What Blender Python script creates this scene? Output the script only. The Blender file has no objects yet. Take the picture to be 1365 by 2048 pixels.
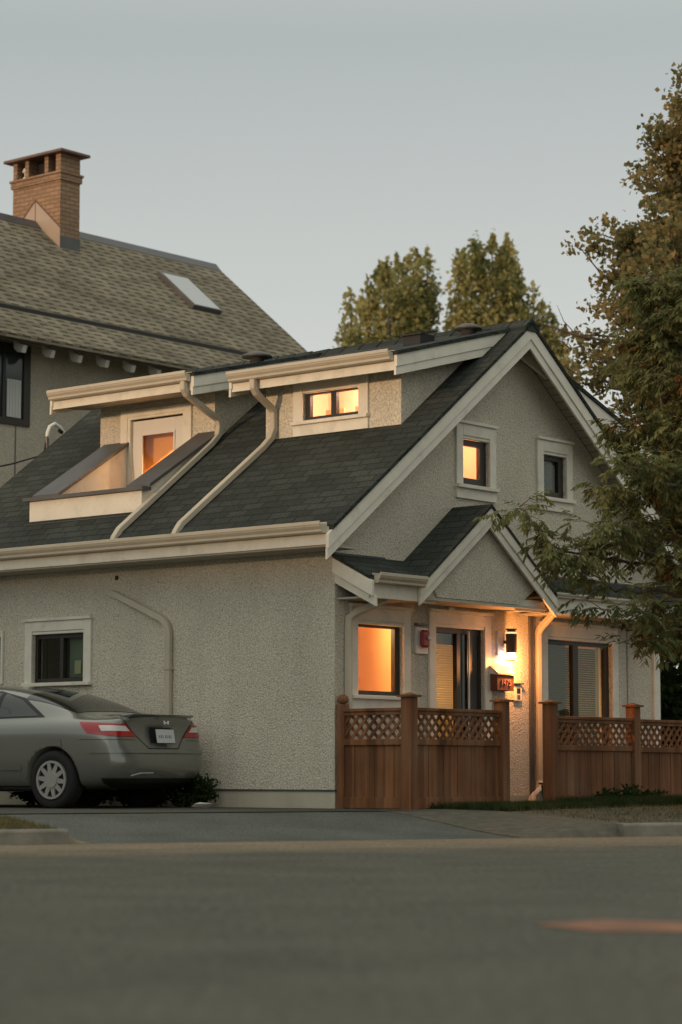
import bpy, bmesh, math, random
import numpy as np
from mathutils import Vector, Matrix
R = math.radians
sc = bpy.context.scene
# ------------------------------------------------------------------ camera, sky, sun, exposure
EYE = 0.60
camd = bpy.data.cameras.new('camera'); cam = bpy.data.objects.new('camera', camd)
sc.collection.objects.link(cam); sc.camera = cam
cam.location = (0, 0, EYE); cam.rotation_euler = (R(90 + 6.23), 0, 0)
camd.sensor_fit = 'VERTICAL'; camd.sensor_height = 36; camd.lens = 4772 / 2048 * 36
camd.clip_end = 2000; camd.clip_start = .1
camd.dof.use_dof = True; camd.dof.focus_distance = 27.5; camd.dof.aperture_fstop = 1.7

SUN_DIR = Vector((-.70, -.71, math.tan(R(5.5)))).normalized()      # towards the sun
w = bpy.data.worlds.new('World'); sc.world = w; w.use_nodes = True
nt = w.node_tree; nt.nodes.clear()
sky = nt.nodes.new('ShaderNodeTexSky'); sky.sky_type = 'NISHITA'; sky.sun_disc = False
sky.sun_elevation = R(5.5); sky.sun_rotation = math.atan2(SUN_DIR.x, SUN_DIR.y)
sky.air_density = 1.0; sky.dust_density = 2.5; sky.ozone_density = 2.0
hs = nt.nodes.new('ShaderNodeHueSaturation'); hs.inputs['Saturation'].default_value = .22
tint = nt.nodes.new('ShaderNodeMix'); tint.data_type = 'RGBA'; tint.blend_type = 'MULTIPLY'
tint.inputs[0].default_value = 1; tint.inputs[7].default_value = (1.0, .97, .94, 1)
bg = nt.nodes.new('ShaderNodeBackground'); bg.inputs[1].default_value = .15
out = nt.nodes.new('ShaderNodeOutputWorld')
nt.links.new(sky.outputs[0], hs.inputs['Color']); nt.links.new(hs.outputs[0], tint.inputs[6])
wtc = nt.nodes.new('ShaderNodeTexCoord'); wsp = nt.nodes.new('ShaderNodeSeparateXYZ'); nt.links.new(wtc.outputs['Generated'], wsp.inputs[0])
wcr = nt.nodes.new('ShaderNodeValToRGB'); el = wcr.color_ramp.elements      # thin dusk haze: pale warm near the horizon, blue grey above
el[0].position = 0.0; el[0].color = (2.45, 2.35, 1.95, 1); el[1].position = .8; el[1].color = (2.75, 2.75, 2.45, 1)
for p_, c_ in ((.10, (2.0, 1.96, 1.80, 1)), (.17, (1.68, 1.73, 1.65, 1)), (.30, (1.13, 1.25, 1.24, 1)), (.45, (1.9, 1.96, 1.80, 1))): e_ = el.new(p_); e_.color = c_
nt.links.new(wsp.outputs[2], wcr.inputs[0])
wmx = nt.nodes.new('ShaderNodeMix'); wmx.data_type = 'RGBA'; wmx.inputs[0].default_value = .88
nt.links.new(tint.outputs[2], wmx.inputs[6]); nt.links.new(wcr.outputs[0], wmx.inputs[7])
nt.links.new(wmx.outputs[2], bg.inputs[0]); nt.links.new(bg.outputs[0], out.inputs[0])
sd = bpy.data.lights.new('sun', 'SUN'); sun = bpy.data.objects.new('sun', sd); sc.collection.objects.link(sun)
sd.energy = .72; sd.angle = R(3); sd.color = (1, .62, .34)
sun.rotation_euler = (-SUN_DIR).to_track_quat('-Z', 'Y').to_euler(); sun.location = (-20, -5, 12)
sc.view_settings.view_transform = 'Standard'; sc.view_settings.look = 'None'
sc.view_settings.exposure = 1.27; sc.view_settings.gamma = 1

# ------------------------------------------------------------------ helpers
COL = sc.collection
def tag(o, label=None, cat=None, group=None, kind=None):
    if label: o['label'] = label
    if cat: o['category'] = cat
    if group: o['group'] = group
    if kind: o['kind'] = kind
    return o
def empty(name, loc=(0, 0, 0), rz=0, label=None, cat=None, group=None):
    o = bpy.data.objects.new(name, None); COL.objects.link(o)
    o.location = loc; o.rotation_euler = (0, 0, rz); o.empty_display_size = .2
    return tag(o, label, cat, group)
class MB:
    def __init__(s): s.v = []; s.f = []
    def add(s, vs, fs):
        n = len(s.v); s.v += [tuple(p) for p in vs]; s.f += [tuple(i + n for i in f) for f in fs]; return s
    def box(s, x0, x1, y0, y1, z0, z1):
        x0, x1 = min(x0, x1), max(x0, x1); y0, y1 = min(y0, y1), max(y0, y1); z0, z1 = min(z0, z1), max(z0, z1)
        return s.add([(x0,y0,z0),(x1,y0,z0),(x1,y1,z0),(x0,y1,z0),(x0,y0,z1),(x1,y0,z1),(x1,y1,z1),(x0,y1,z1)],
                     [(0,3,2,1),(4,5,6,7),(0,1,5,4),(1,2,6,5),(2,3,7,6),(3,0,4,7)])
    def prism(s, poly, d):          # poly: list of 3-D points (planar), d: extrusion vector
        n = len(poly); d = Vector(d); P = [Vector(p) for p in poly]
        return s.add(P + [p + d for p in P], [tuple(range(n))[::-1], tuple(range(n, 2*n))] +
                     [(i, (i+1) % n, (i+1) % n + n, i + n) for i in range(n)])
    def quad(s, a, b, c, d): return s.add([a, b, c, d], [(0, 1, 2, 3)])
    def tube(s, pts, r, n=8, flat=None, cap=True):       # round tube, or rectangular when flat=(w,h)
        pts = [Vector(p) for p in pts]; k = len(pts)
        rs = r if isinstance(r, (list, tuple)) else [r]*k
        tans = []
        for i in range(k):
            a = (pts[i]-pts[i-1]).normalized() if i else None
            b = (pts[i+1]-pts[i]).normalized() if i < k-1 else None
            t = (a+b) if (a is not None and b is not None) else (a if a is not None else b)
            tans.append(t.normalized())
        up = Vector((0,0,1)) if abs(tans[0].z) < .9 else Vector((1,0,0))
        n0 = (up - tans[0]*up.dot(tans[0])).normalized()
        vs = []; m = 4 if flat else n
        for i in range(k):
            n0 = (n0 - tans[i]*n0.dot(tans[i])).normalized(); b0 = tans[i].cross(n0)
            sc_ = 1
            if 0 < i < k-1:
                c = (pts[i]-pts[i-1]).normalized().dot(tans[i]); sc_ = 1/max(c, .5)
            for j in range(m):
                if flat:
                    sx, sy = ((1,1),(-1,1),(-1,-1),(1,-1))[j]
                    vs.append(pts[i] + n0*sx*flat[0]/2*sc_ + b0*sy*flat[1]/2)
                else:
                    a = 2*math.pi*j/m; vs.append(pts[i] + (n0*math.cos(a) + b0*math.sin(a))*rs[i])
        fs = [(i*m+j, i*m+(j+1) % m, (i+1)*m+(j+1) % m, (i+1)*m+j) for i in range(k-1) for j in range(m)]
        if cap: fs += [tuple(range(m))[::-1], tuple(range((k-1)*m, k*m))]
        return s.add(vs, fs)
    def lathe(s, prof, c, axis='z', n=24):   # prof: [(radius, height)]
        vs = []
        for r, h in prof:
            for j in range(n):
                a = 2*math.pi*j/n; x, y = r*math.cos(a), r*math.sin(a)
                vs.append((c[0]+x, c[1]+y, c[2]+h) if axis == 'z' else (c[0]+h, c[1]+x, c[2]+y) if axis == 'x' else (c[0]+x, c[1]+h, c[2]+y))
        k = len(prof)
        fs = [(i*n+j, i*n+(j+1) % n, (i+1)*n+(j+1) % n, (i+1)*n+j) for i in range(k-1) for j in range(n)]
        fs += [tuple(range(n))[::-1], tuple(range((k-1)*n, k*n))]
        return s.add(vs, fs)
    def build(s, name, mat, parent=None, bevel=0, smooth=False, fix=True):
        me = bpy.data.meshes.new(name); me.from_pydata([tuple(v) for v in s.v], [], s.f)
        return finish(me, name, mat, parent, bevel, smooth, fix)
def auto_uv(bm):
    uv = bm.loops.layers.uv.verify()
    for f in bm.faces:
        n = f.normal
        if abs(n.z) > .999: u, v = Vector((1,0,0)), Vector((0,1,0))
        else:
            u = Vector((0,0,1)).cross(n).normalized(); v = n.cross(u)
        for l in f.loops: l[uv].uv = (l.vert.co.dot(u), l.vert.co.dot(v))
def finish(me, name, mat, parent=None, bevel=0, smooth=False, fix=True):
    bm = bmesh.new(); bm.from_mesh(me)
    if fix: bmesh.ops.recalc_face_normals(bm, faces=bm.faces)
    if bevel:
        bmesh.ops.bevel(bm, geom=[e for e in bm.edges if len(e.link_faces) == 2 and e.calc_face_angle(0) > .5], offset=bevel, segments=1, affect='EDGES')
    bm.normal_update(); auto_uv(bm)
    for f in bm.faces: f.smooth = smooth
    bm.to_mesh(me); bm.free()
    if mat: me.materials.append(mat)
    o = bpy.data.objects.new(name, me); COL.objects.link(o); o.parent = parent
    return o
def boolean(o, cutters):
    """difference of o with the boxes in cutters [(x0,x1,y0,y1,z0,z1)], result written back to o"""
    for c in cutters:
        t = MB().box(*c).build('cutter', None)
        t.parent = o.parent
        m = o.modifiers.new('b', 'BOOLEAN'); m.operation = 'DIFFERENCE'; m.object = t; m.solver = 'EXACT'
        dg = bpy.context.evaluated_depsgraph_get(); dg.update()
        me = bpy.data.meshes.new_from_object(o.evaluated_get(dg))
        o.modifiers.clear(); old = o.data; o.data = me; bpy.data.meshes.remove(old)
        me2 = t.data; bpy.data.objects.remove(t); bpy.data.meshes.remove(me2)
    bm = bmesh.new(); bm.from_mesh(o.data); bm.normal_update(); auto_uv(bm); bm.to_mesh(o.data); bm.free()

# ------------------------------------------------------------------ materials
def mat(name, col, rough=.7, metal=0, spec=.4, vary=0, vscale=3, bump=None, emit=None, estr=0, coat=0, dirt=None):
    """bump=(scale, strength, distance); dirt=(colour, scale, amount)"""
    m = bpy.data.materials.new(name); m.use_nodes = True; t = m.node_tree; N = t.nodes; L = t.links
    b = N['Principled BSDF']; b.inputs['Roughness'].default_value = rough; b.inputs['Metallic'].default_value = metal
    b.inputs['Specular IOR Level'].default_value = spec; b.inputs['Base Color'].default_value = (*col, 1)
    b.inputs['Coat Weight'].default_value = coat
    if emit: b.inputs['Emission Color'].default_value = (*emit, 1); b.inputs['Emission Strength'].default_value = estr
    tc = N.new('ShaderNodeTexCoord')
    if vary:
        nz = N.new('ShaderNodeTexNoise'); nz.inputs['Scale'].default_value = vscale; nz.inputs['Detail'].default_value = 6
        L.new(tc.outputs['Object'], nz.inputs['Vector'])
        mr = N.new('ShaderNodeMapRange'); mr.inputs[1].default_value = .3; mr.inputs[2].default_value = .7
        mr.inputs[3].default_value = 1-vary; mr.inputs[4].default_value = 1+vary; L.new(nz.outputs['Fac'], mr.inputs[0])
        mx = N.new('ShaderNodeVectorMath'); mx.operation = 'SCALE'; mx.inputs[0].default_value = col
        L.new(mr.outputs[0], mx.inputs['Scale']); last = mx.outputs[0]
        if dirt:
            n2 = N.new('ShaderNodeTexNoise'); n2.inputs['Scale'].default_value = dirt[1]; n2.inputs['Detail'].default_value = 8
            n2.inputs['Roughness'].default_value = .65
            L.new(tc.outputs['Object'], n2.inputs['Vector'])
            r2 = N.new('ShaderNodeMapRange'); r2.inputs[1].default_value = .5; r2.inputs[2].default_value = .75; r2.inputs[4].default_value = dirt[2]
            L.new(n2.outputs['Fac'], r2.inputs[0])
            m2 = N.new('ShaderNodeMix'); m2.data_type = 'RGBA'; L.new(r2.outputs[0], m2.inputs[0]); L.new(last, m2.inputs[6])
            m2.inputs[7].default_value = (*dirt[0], 1); last = m2.outputs[2]
        L.new(last, b.inputs['Base Color'])
    if bump:
        nb = N.new('ShaderNodeTexNoise'); nb.inputs['Scale'].default_value = bump[0]; nb.inputs['Detail'].default_value = 3
        L.new(tc.outputs['Object'], nb.inputs['Vector'])
        bp = N.new('ShaderNodeBump'); bp.inputs['Strength'].default_value = bump[1]; bp.inputs['Distance'].default_value = bump[2]
        L.new(nb.outputs['Fac'], bp.inputs['Height']); L.new(bp.outputs[0], b.inputs['Normal'])
    return m
def stucco(name, col, scale=62, dist=.014):
    m = mat(name, col, .9, spec=.2); t = m.node_tree; N = t.nodes; L = t.links; b = N['Principled BSDF']
    tc = N['Texture Coordinate']
    v = N.new('ShaderNodeTexVoronoi'); v.inputs['Scale'].default_value = scale; v.feature = 'SMOOTH_F1'; v.inputs['Smoothness'].default_value = .4
    n = N.new('ShaderNodeTexNoise'); n.inputs['Scale'].default_value = scale*.8; n.inputs['Detail'].default_value = 4
    big = N.new('ShaderNodeTexNoise'); big.inputs['Scale'].default_value = .9; big.inputs['Detail'].default_value = 5
    for q in (v, n, big): L.new(tc.outputs['Object'], q.inputs['Vector'])
    h = N.new('ShaderNodeMath'); h.operation = 'MULTIPLY_ADD'; h.inputs[1].default_value = -.45
    L.new(v.outputs['Distance'], h.inputs[0]); L.new(n.outputs['Fac'], h.inputs[2])
    bp = N.new('ShaderNodeBump'); bp.inputs['Strength'].default_value = 1; bp.inputs['Distance'].default_value = dist
    L.new(h.outputs[0], bp.inputs['Height']); L.new(bp.outputs[0], b.inputs['Normal'])
    mr = N.new('ShaderNodeMapRange'); mr.inputs[1].default_value = .02; mr.inputs[2].default_value = .55
    mr.inputs[3].default_value = .66; mr.inputs[4].default_value = 1.24; L.new(h.outputs[0], mr.inputs[0])
    m2 = N.new('ShaderNodeMapRange'); m2.inputs[1].default_value = .3; m2.inputs[2].default_value = .7
    m2.inputs[3].default_value = .9; m2.inputs[4].default_value = 1.06; L.new(big.outputs['Fac'], m2.inputs[0])
    mm = N.new('ShaderNodeMath'); mm.operation = 'MULTIPLY'; L.new(mr.outputs[0], mm.inputs[0]); L.new(m2.outputs[0], mm.inputs[1])
    mp = N.new('ShaderNodeMapping'); mp.inputs['Scale'].default_value = (3.2, 3.2, .35); L.new(tc.outputs['Object'], mp.inputs[0])
    sk_ = N.new('ShaderNodeTexNoise'); sk_.inputs['Scale'].default_value = 1; sk_.inputs['Detail'].default_value = 7; sk_.inputs['Roughness'].default_value = .7; L.new(mp.outputs[0], sk_.inputs['Vector'])
    m3 = N.new('ShaderNodeMapRange'); m3.inputs[1].default_value = .5; m3.inputs[2].default_value = .72; m3.inputs[3].default_value = 1; m3.inputs[4].default_value = .91; L.new(sk_.outputs['Fac'], m3.inputs[0])
    m4 = N.new('ShaderNodeMath'); m4.operation = 'MULTIPLY'; L.new(mm.outputs[0], m4.inputs[0]); L.new(m3.outputs[0], m4.inputs[1]); mm = m4
    s = N.new('ShaderNodeVectorMath'); s.operation = 'SCALE'; s.inputs[0].default_value = col; L.new(mm.outputs[0], s.inputs['Scale'])
    L.new(s.outputs[0], b.inputs['Base Color'])
    return m
def bricks(name, c1, c2, mortar, bw, bh, ms, rough=.9, bump=.01, off=.5, wear=.25):
    m = mat(name, c1, rough, spec=.25); t = m.node_tree; N = t.nodes; L = t.links; b = N['Principled BSDF']
    tc = N['Texture Coordinate']
    wob = N.new('ShaderNodeTexNoise'); wob.inputs['Scale'].default_value = 3; L.new(tc.outputs['UV'], wob.inputs['Vector'])
    ws = N.new('ShaderNodeVectorMath'); ws.operation = 'SCALE'; ws.inputs['Scale'].default_value = .025; L.new(wob.outputs['Color'], ws.inputs[0])
    wa = N.new('ShaderNodeVectorMath'); wa.operation = 'ADD'; L.new(tc.outputs['UV'], wa.inputs[0]); L.new(ws.outputs[0], wa.inputs[1])
    br = N.new('ShaderNodeTexBrick'); br.inputs['Scale'].default_value = 1; br.inputs['Brick Width'].default_value = bw
    br.inputs['Row Height'].default_value = bh; br.inputs['Mortar Size'].default_value = ms; br.offset = off
    br.inputs['Color1'].default_value = (*c1, 1); br.inputs['Color2'].default_value = (*c2, 1); br.inputs['Mortar'].default_value = (*mortar, 1)
    br.inputs['Mortar Smooth'].default_value = .3; br.inputs['Bias'].default_value = 0
    L.new(wa.outputs[0], br.inputs['Vector'])
    nz = N.new('ShaderNodeTexNoise'); nz.inputs['Scale'].default_value = 45; nz.inputs['Detail'].default_value = 4; L.new(tc.outputs['Object'], nz.inputs['Vector'])
    n2 = N.new('ShaderNodeTexNoise'); n2.inputs['Scale'].default_value = .8; n2.inputs['Detail'].default_value = 5; L.new(tc.outputs['Object'], n2.inputs['Vector'])
    a = N.new('ShaderNodeMath'); a.operation = 'MULTIPLY'; L.new(nz.outputs['Fac'], a.inputs[0]); L.new(n2.outputs['Fac'], a.inputs[1])
    mr = N.new('ShaderNodeMapRange'); mr.inputs[1].default_value = .12; mr.inputs[2].default_value = .38
    mr.inputs[3].default_value = 1-wear; mr.inputs[4].default_value = 1+wear; L.new(a.outputs[0], mr.inputs[0])
    s = N.new('ShaderNodeVectorMath'); s.operation = 'SCALE'; L.new(br.outputs['Color'], s.inputs[0]); L.new(mr.outputs[0], s.inputs['Scale'])
    L.new(s.outputs[0], b.inputs['Base Color'])
    inv = N.new('ShaderNodeMath'); inv.operation = 'MULTIPLY_ADD'; inv.inputs[1].default_value = -1
    hh = N.new('ShaderNodeMath'); hh.operation = 'MULTIPLY_ADD'; hh.inputs[1].default_value = .25; L.new(nz.outputs['Fac'], hh.inputs[0]); hh.inputs[2].default_value = 1
    L.new(br.outputs['Fac'], inv.inputs[0]); L.new(hh.outputs[0], inv.inputs[2])
    bp = N.new('ShaderNodeBump'); bp.inputs['Strength'].default_value = 1; bp.inputs['Distance'].default_value = bump
    L.new(inv.outputs[0], bp.inputs['Height']); L.new(bp.outputs[0], b.inputs['Normal'])
    return m
def laminate(name, base, dark):
    """brown laminated shingles: rows of thin painted shadow dashes that line up in loose columns"""
    m = mat(name, base, .95, spec=.2); t = m.node_tree; N = t.nodes; L = t.links; b = N['Principled BSDF']; tc = N['Texture Coordinate']
    sx = N.new('ShaderNodeSeparateXYZ'); L.new(tc.outputs['UV'], sx.inputs[0])
    def M(op, a, b_=None, c=None):
        q = N.new('ShaderNodeMath'); q.operation = op
        for i, val in enumerate((a, b_, c)):
            if val is None: continue
            if hasattr(val, 'is_output') or not isinstance(val, (int, float)): L.new(val, q.inputs[i])
            else: q.inputs[i].default_value = val
        return q.outputs[0]
    row = M('MULTIPLY', sx.outputs[1], 1/.145); rf = M('FLOOR', row); rr = M('FRACT', row)
    wn = N.new('ShaderNodeTexWhiteNoise'); wn.noise_dimensions = '1D'; L.new(rf, wn.inputs['W'])
    u = M('MULTIPLY', sx.outputs[0], 1/.30); u = M('MULTIPLY_ADD', wn.outputs['Value'], .28, u)
    uf = M('FRACT', u); ui = M('FLOOR', u)
    shade_dash = M('MULTIPLY', M('LESS_THAN', uf, .55), M('LESS_THAN', rr, .42))  # dark dashes put the shadow line of each shingle bump into the colour
    line = M('MULTIPLY', M('LESS_THAN', rr, .12), .5); shade_dash = M('MAXIMUM', shade_dash, line)
    w2 = N.new('ShaderNodeTexWhiteNoise'); w2.noise_dimensions = '2D'; cb = N.new('ShaderNodeCombineXYZ'); L.new(ui, cb.inputs[0]); L.new(rf, cb.inputs[1]); L.new(cb.outputs[0], w2.inputs['Vector'])
    nz = N.new('ShaderNodeTexNoise'); nz.inputs['Scale'].default_value = .7; nz.inputs['Detail'].default_value = 6; L.new(tc.outputs['Object'], nz.inputs['Vector'])
    k = M('ADD', M('MULTIPLY', w2.outputs['Value'], .45), M('MULTIPLY', nz.outputs['Fac'], .9)); k = M('ADD', k, .3)
    s = N.new('ShaderNodeVectorMath'); s.operation = 'SCALE'; s.inputs[0].default_value = base; L.new(k, s.inputs['Scale'])
    mx = N.new('ShaderNodeMix'); mx.data_type = 'RGBA'; L.new(M('MULTIPLY', shade_dash, .8), mx.inputs[0]); L.new(s.outputs[0], mx.inputs[6]); mx.inputs[7].default_value = (*dark, 1)
    L.new(mx.outputs[2], b.inputs['Base Color'])
    bp = N.new('ShaderNodeBump'); bp.inputs['Distance'].default_value = .012; L.new(M('SUBTRACT', 1.0, shade_dash), bp.inputs['Height']); L.new(bp.outputs[0], b.inputs['Normal'])
    return m
def glass(name, tintc=(1, 1, 1), refl=.12):
    m = bpy.data.materials.new(name); m.use_nodes = True; t = m.node_tree; N = t.nodes; L = t.links; N.clear()
    o = N.new('ShaderNodeOutputMaterial'); mx = N.new('ShaderNodeMixShader'); mx.inputs[0].default_value = refl
    a = N.new('ShaderNodeBsdfTransparent'); a.inputs[0].default_value = (*tintc, 1)
    g = N.new('ShaderNodeBsdfGlossy'); g.inputs['Roughness'].default_value = .03
    L.new(a.outputs[0], mx.inputs[1]); L.new(g.outputs[0], mx.inputs[2]); L.new(mx.outputs[0], o.inputs[0]); return m
def wood(name, c1, c2, plank=.14):
    m = mat(name, c1, .8, spec=.25); t = m.node_tree; N = t.nodes; L = t.links; b = N['Principled BSDF']; tc = N['Texture Coordinate']
    mp = N.new('ShaderNodeMapping'); mp.inputs['Scale'].default_value = (18, 1.2, 1); L.new(tc.outputs['UV'], mp.inputs[0])
    nz = N.new('ShaderNodeTexNoise'); nz.inputs['Scale'].default_value = 1; nz.inputs['Detail'].default_value = 6; L.new(mp.outputs[0], nz.inputs['Vector'])
    mx = N.new('ShaderNodeMix'); mx.data_type = 'RGBA'; mr = N.new('ShaderNodeMapRange'); mr.inputs[1].default_value = .35; mr.inputs[2].default_value = .65
    L.new(nz.outputs['Fac'], mr.inputs[0]); L.new(mr.outputs[0], mx.inputs[0]); mx.inputs[6].default_value = (*c1, 1); mx.inputs[7].default_value = (*c2, 1)
    n2 = N.new('ShaderNodeTexNoise'); n2.inputs['Scale'].default_value = 1.6; n2.inputs['Detail'].default_value = 5; L.new(tc.outputs['Object'], n2.inputs['Vector'])
    m2 = N.new('ShaderNodeMapRange'); m2.inputs[1].default_value = .3; m2.inputs[2].default_value = .7; m2.inputs[3].default_value = .7; m2.inputs[4].default_value = 1.2; L.new(n2.outputs['Fac'], m2.inputs[0])
    sx = N.new('ShaderNodeSeparateXYZ'); L.new(tc.outputs['UV'], sx.inputs[0]); dv = N.new('ShaderNodeMath'); dv.operation = 'DIVIDE'; dv.inputs[1].default_value = .118; L.new(sx.outputs[0], dv.inputs[0])
    fl = N.new('ShaderNodeMath'); fl.operation = 'FLOOR'; L.new(dv.outputs[0], fl.inputs[0]); wn = N.new('ShaderNodeTexWhiteNoise'); wn.noise_dimensions = '1D'; L.new(fl.outputs[0], wn.inputs['W'])
    m5 = N.new('ShaderNodeMapRange'); m5.inputs[3].default_value = .68; m5.inputs[4].default_value = 1.2; L.new(wn.outputs['Value'], m5.inputs[0]); m6 = N.new('ShaderNodeMath'); m6.operation = 'MULTIPLY'; L.new(m5.outputs[0], m6.inputs[0]); L.new(m2.outputs[0], m6.inputs[1])
    gr = N.new('ShaderNodeMix'); gr.data_type = 'RGBA'; g2 = N.new('ShaderNodeMapRange'); g2.inputs[1].default_value = .5; g2.inputs[2].default_value = .75; g2.inputs[4].default_value = .55; L.new(n2.outputs['Fac'], g2.inputs[0]); L.new(g2.outputs[0], gr.inputs[0]); L.new(mx.outputs[2], gr.inputs[6]); gr.inputs[7].default_value = (.13, .105, .075, 1)
    s = N.new('ShaderNodeVectorMath'); s.operation = 'SCALE'; L.new(gr.outputs[2], s.inputs[0]); L.new(m6.outputs[0], s.inputs['Scale']); L.new(s.outputs[0], b.inputs['Base Color'])
    bp = N.new('ShaderNodeBump'); bp.inputs['Distance'].default_value = .003; L.new(nz.outputs['Fac'], bp.inputs['Height']); L.new(bp.outputs[0], b.inputs['Normal'])
    return m
def leafmat(name, c1, c2, c3, scale=1.3, trans=.35):
    m = bpy.data.materials.new(name); m.use_nodes = True; t = m.node_tree; N = t.nodes; L = t.links; N.clear()
    o = N.new('ShaderNodeOutputMaterial'); tc = N.new('ShaderNodeTexCoord')
    nz = N.new('ShaderNodeTexNoise'); nz.inputs['Scale'].default_value = scale; nz.inputs['Detail'].default_value = 4; L.new(tc.outputs['Object'], nz.inputs['Vector'])
    at = N.new('ShaderNodeAttribute'); at.attribute_name = 'rnd'
    ad = N.new('ShaderNodeMath'); ad.operation = 'MULTIPLY_ADD'; ad.inputs[1].default_value = .5; L.new(at.outputs['Fac'], ad.inputs[0])
    a2 = N.new('ShaderNodeMath'); a2.operation = 'MULTIPLY_ADD'; a2.inputs[1].default_value = 1.6; a2.inputs[2].default_value = -.55; L.new(nz.outputs['Fac'], a2.inputs[0]); L.new(a2.outputs[0], ad.inputs[2])
    cr = N.new('ShaderNodeValToRGB'); e = cr.color_ramp.elements; e[0].position = .15; e[0].color = (*c1, 1); e[1].position = .9; e[1].color = (*c3, 1)
    x = e.new(.5); x.color = (*c2, 1); L.new(ad.outputs[0], cr.inputs[0])
    d = N.new('ShaderNodeBsdfDiffuse'); tr = N.new('ShaderNodeBsdfTranslucent'); L.new(cr.outputs[0], d.inputs[0]); L.new(cr.outputs[0], tr.inputs[0])
    mx = N.new('ShaderNodeMixShader'); mx.inputs[0].default_value = trans; L.new(d.outputs[0], mx.inputs[1]); L.new(tr.outputs[0], mx.inputs[2]); L.new(mx.outputs[0], o.inputs[0])
    return m

M = {}
M['stucco'] = stucco('cream stucco', (.64, .595, .485))
M['stucco2'] = stucco('tan stucco', (.46, .42, .33), 60, .008)
M['trim'] = mat('cream trim paint', (.72, .69, .585), .6, vary=.06, vscale=4, bump=(60, .15, .003), dirt=((.30, .28, .23), 5, .35))
M['gutter'] = mat('cream gutter', (.50, .45, .35), .42, vary=.06, vscale=3, dirt=((.30, .27, .21), 6, .4))
M['soffit'] = bricks('soffit boards', (.42, .39, .32), (.40, .37, .30), (.2, .18, .15), 8, .13, .008, .7, .006, wear=.06)
M['shingle'] = bricks('charcoal shingles', (.043, .050, .043), (.026, .031, .027), (.021, .025, .022), .30, .135, .012, .95, .016, wear=.4)
M['flash'] = mat('dark metal flashing', (.10, .10, .10), .5, .3, vary=.15)
M['brownroof'] = laminate('brown laminated shingles', (.215, .185, .13), (.035, .03, .022))
M['brick'] = bricks('orange brick', (.34, .215, .135), (.27, .17, .105), (.18, .13, .09), .22, .075, .008, .9, .008, wear=.2)
M['copper'] = mat('reddish metal cap', (.16, .095, .08), .6, .2, vary=.15)
M['sheet'] = mat('pinkish sheet metal', (.42, .33, .26), .5, .3, vary=.05)
M['dark'] = mat('dark brown window frame', (.028, .025, .02), .45)
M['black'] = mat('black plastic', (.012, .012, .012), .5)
M['blind'] = mat('cream blind', (.50, .44, .28), .7)
M['blindlit'] = leafmat('backlit cream blind', (.60, .50, .21), (.62, .52, .22), (.64, .54, .23), 1, .6)
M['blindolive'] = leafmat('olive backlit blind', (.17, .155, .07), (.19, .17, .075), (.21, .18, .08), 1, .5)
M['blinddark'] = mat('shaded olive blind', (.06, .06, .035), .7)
M['blindgrey'] = mat('grey blind', (.16, .19, .17), .7)
M['white'] = mat('white paint', (.68, .66, .6), .5)
M['glass'] = glass('window glass', (.85, .9, .85), .05)
M['glasslit'] = glass('clear window glass', (1, 1, 1), .03)
M['fence'] = wood('orange brown cedar', (.25, .108, .044), (.16, .07, .032))
M['concrete'] = mat('kerb concrete', (.20, .185, .15), .9, vary=.25, vscale=4, bump=(50, .5, .01), dirt=((.08, .075, .06), 3, .6))
M['plinth'] = mat('painted plinth', (.50, .46, .36), .85, vary=.08, vscale=5, bump=(40, .3, .006), dirt=((.2, .18, .13), 2.5, .5))
M['bark'] = mat('bark', (.10, .08, .055), .95, vary=.3, vscale=8, bump=(25, .8, .02))
def room_mat(n, c): return mat(n, c, .9, vary=.03)
M['roomw'] = room_mat('warm room wall', (.80, .62, .42)); M['roomo'] = room_mat('orange room wall', (.78, .50, .22))

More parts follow.
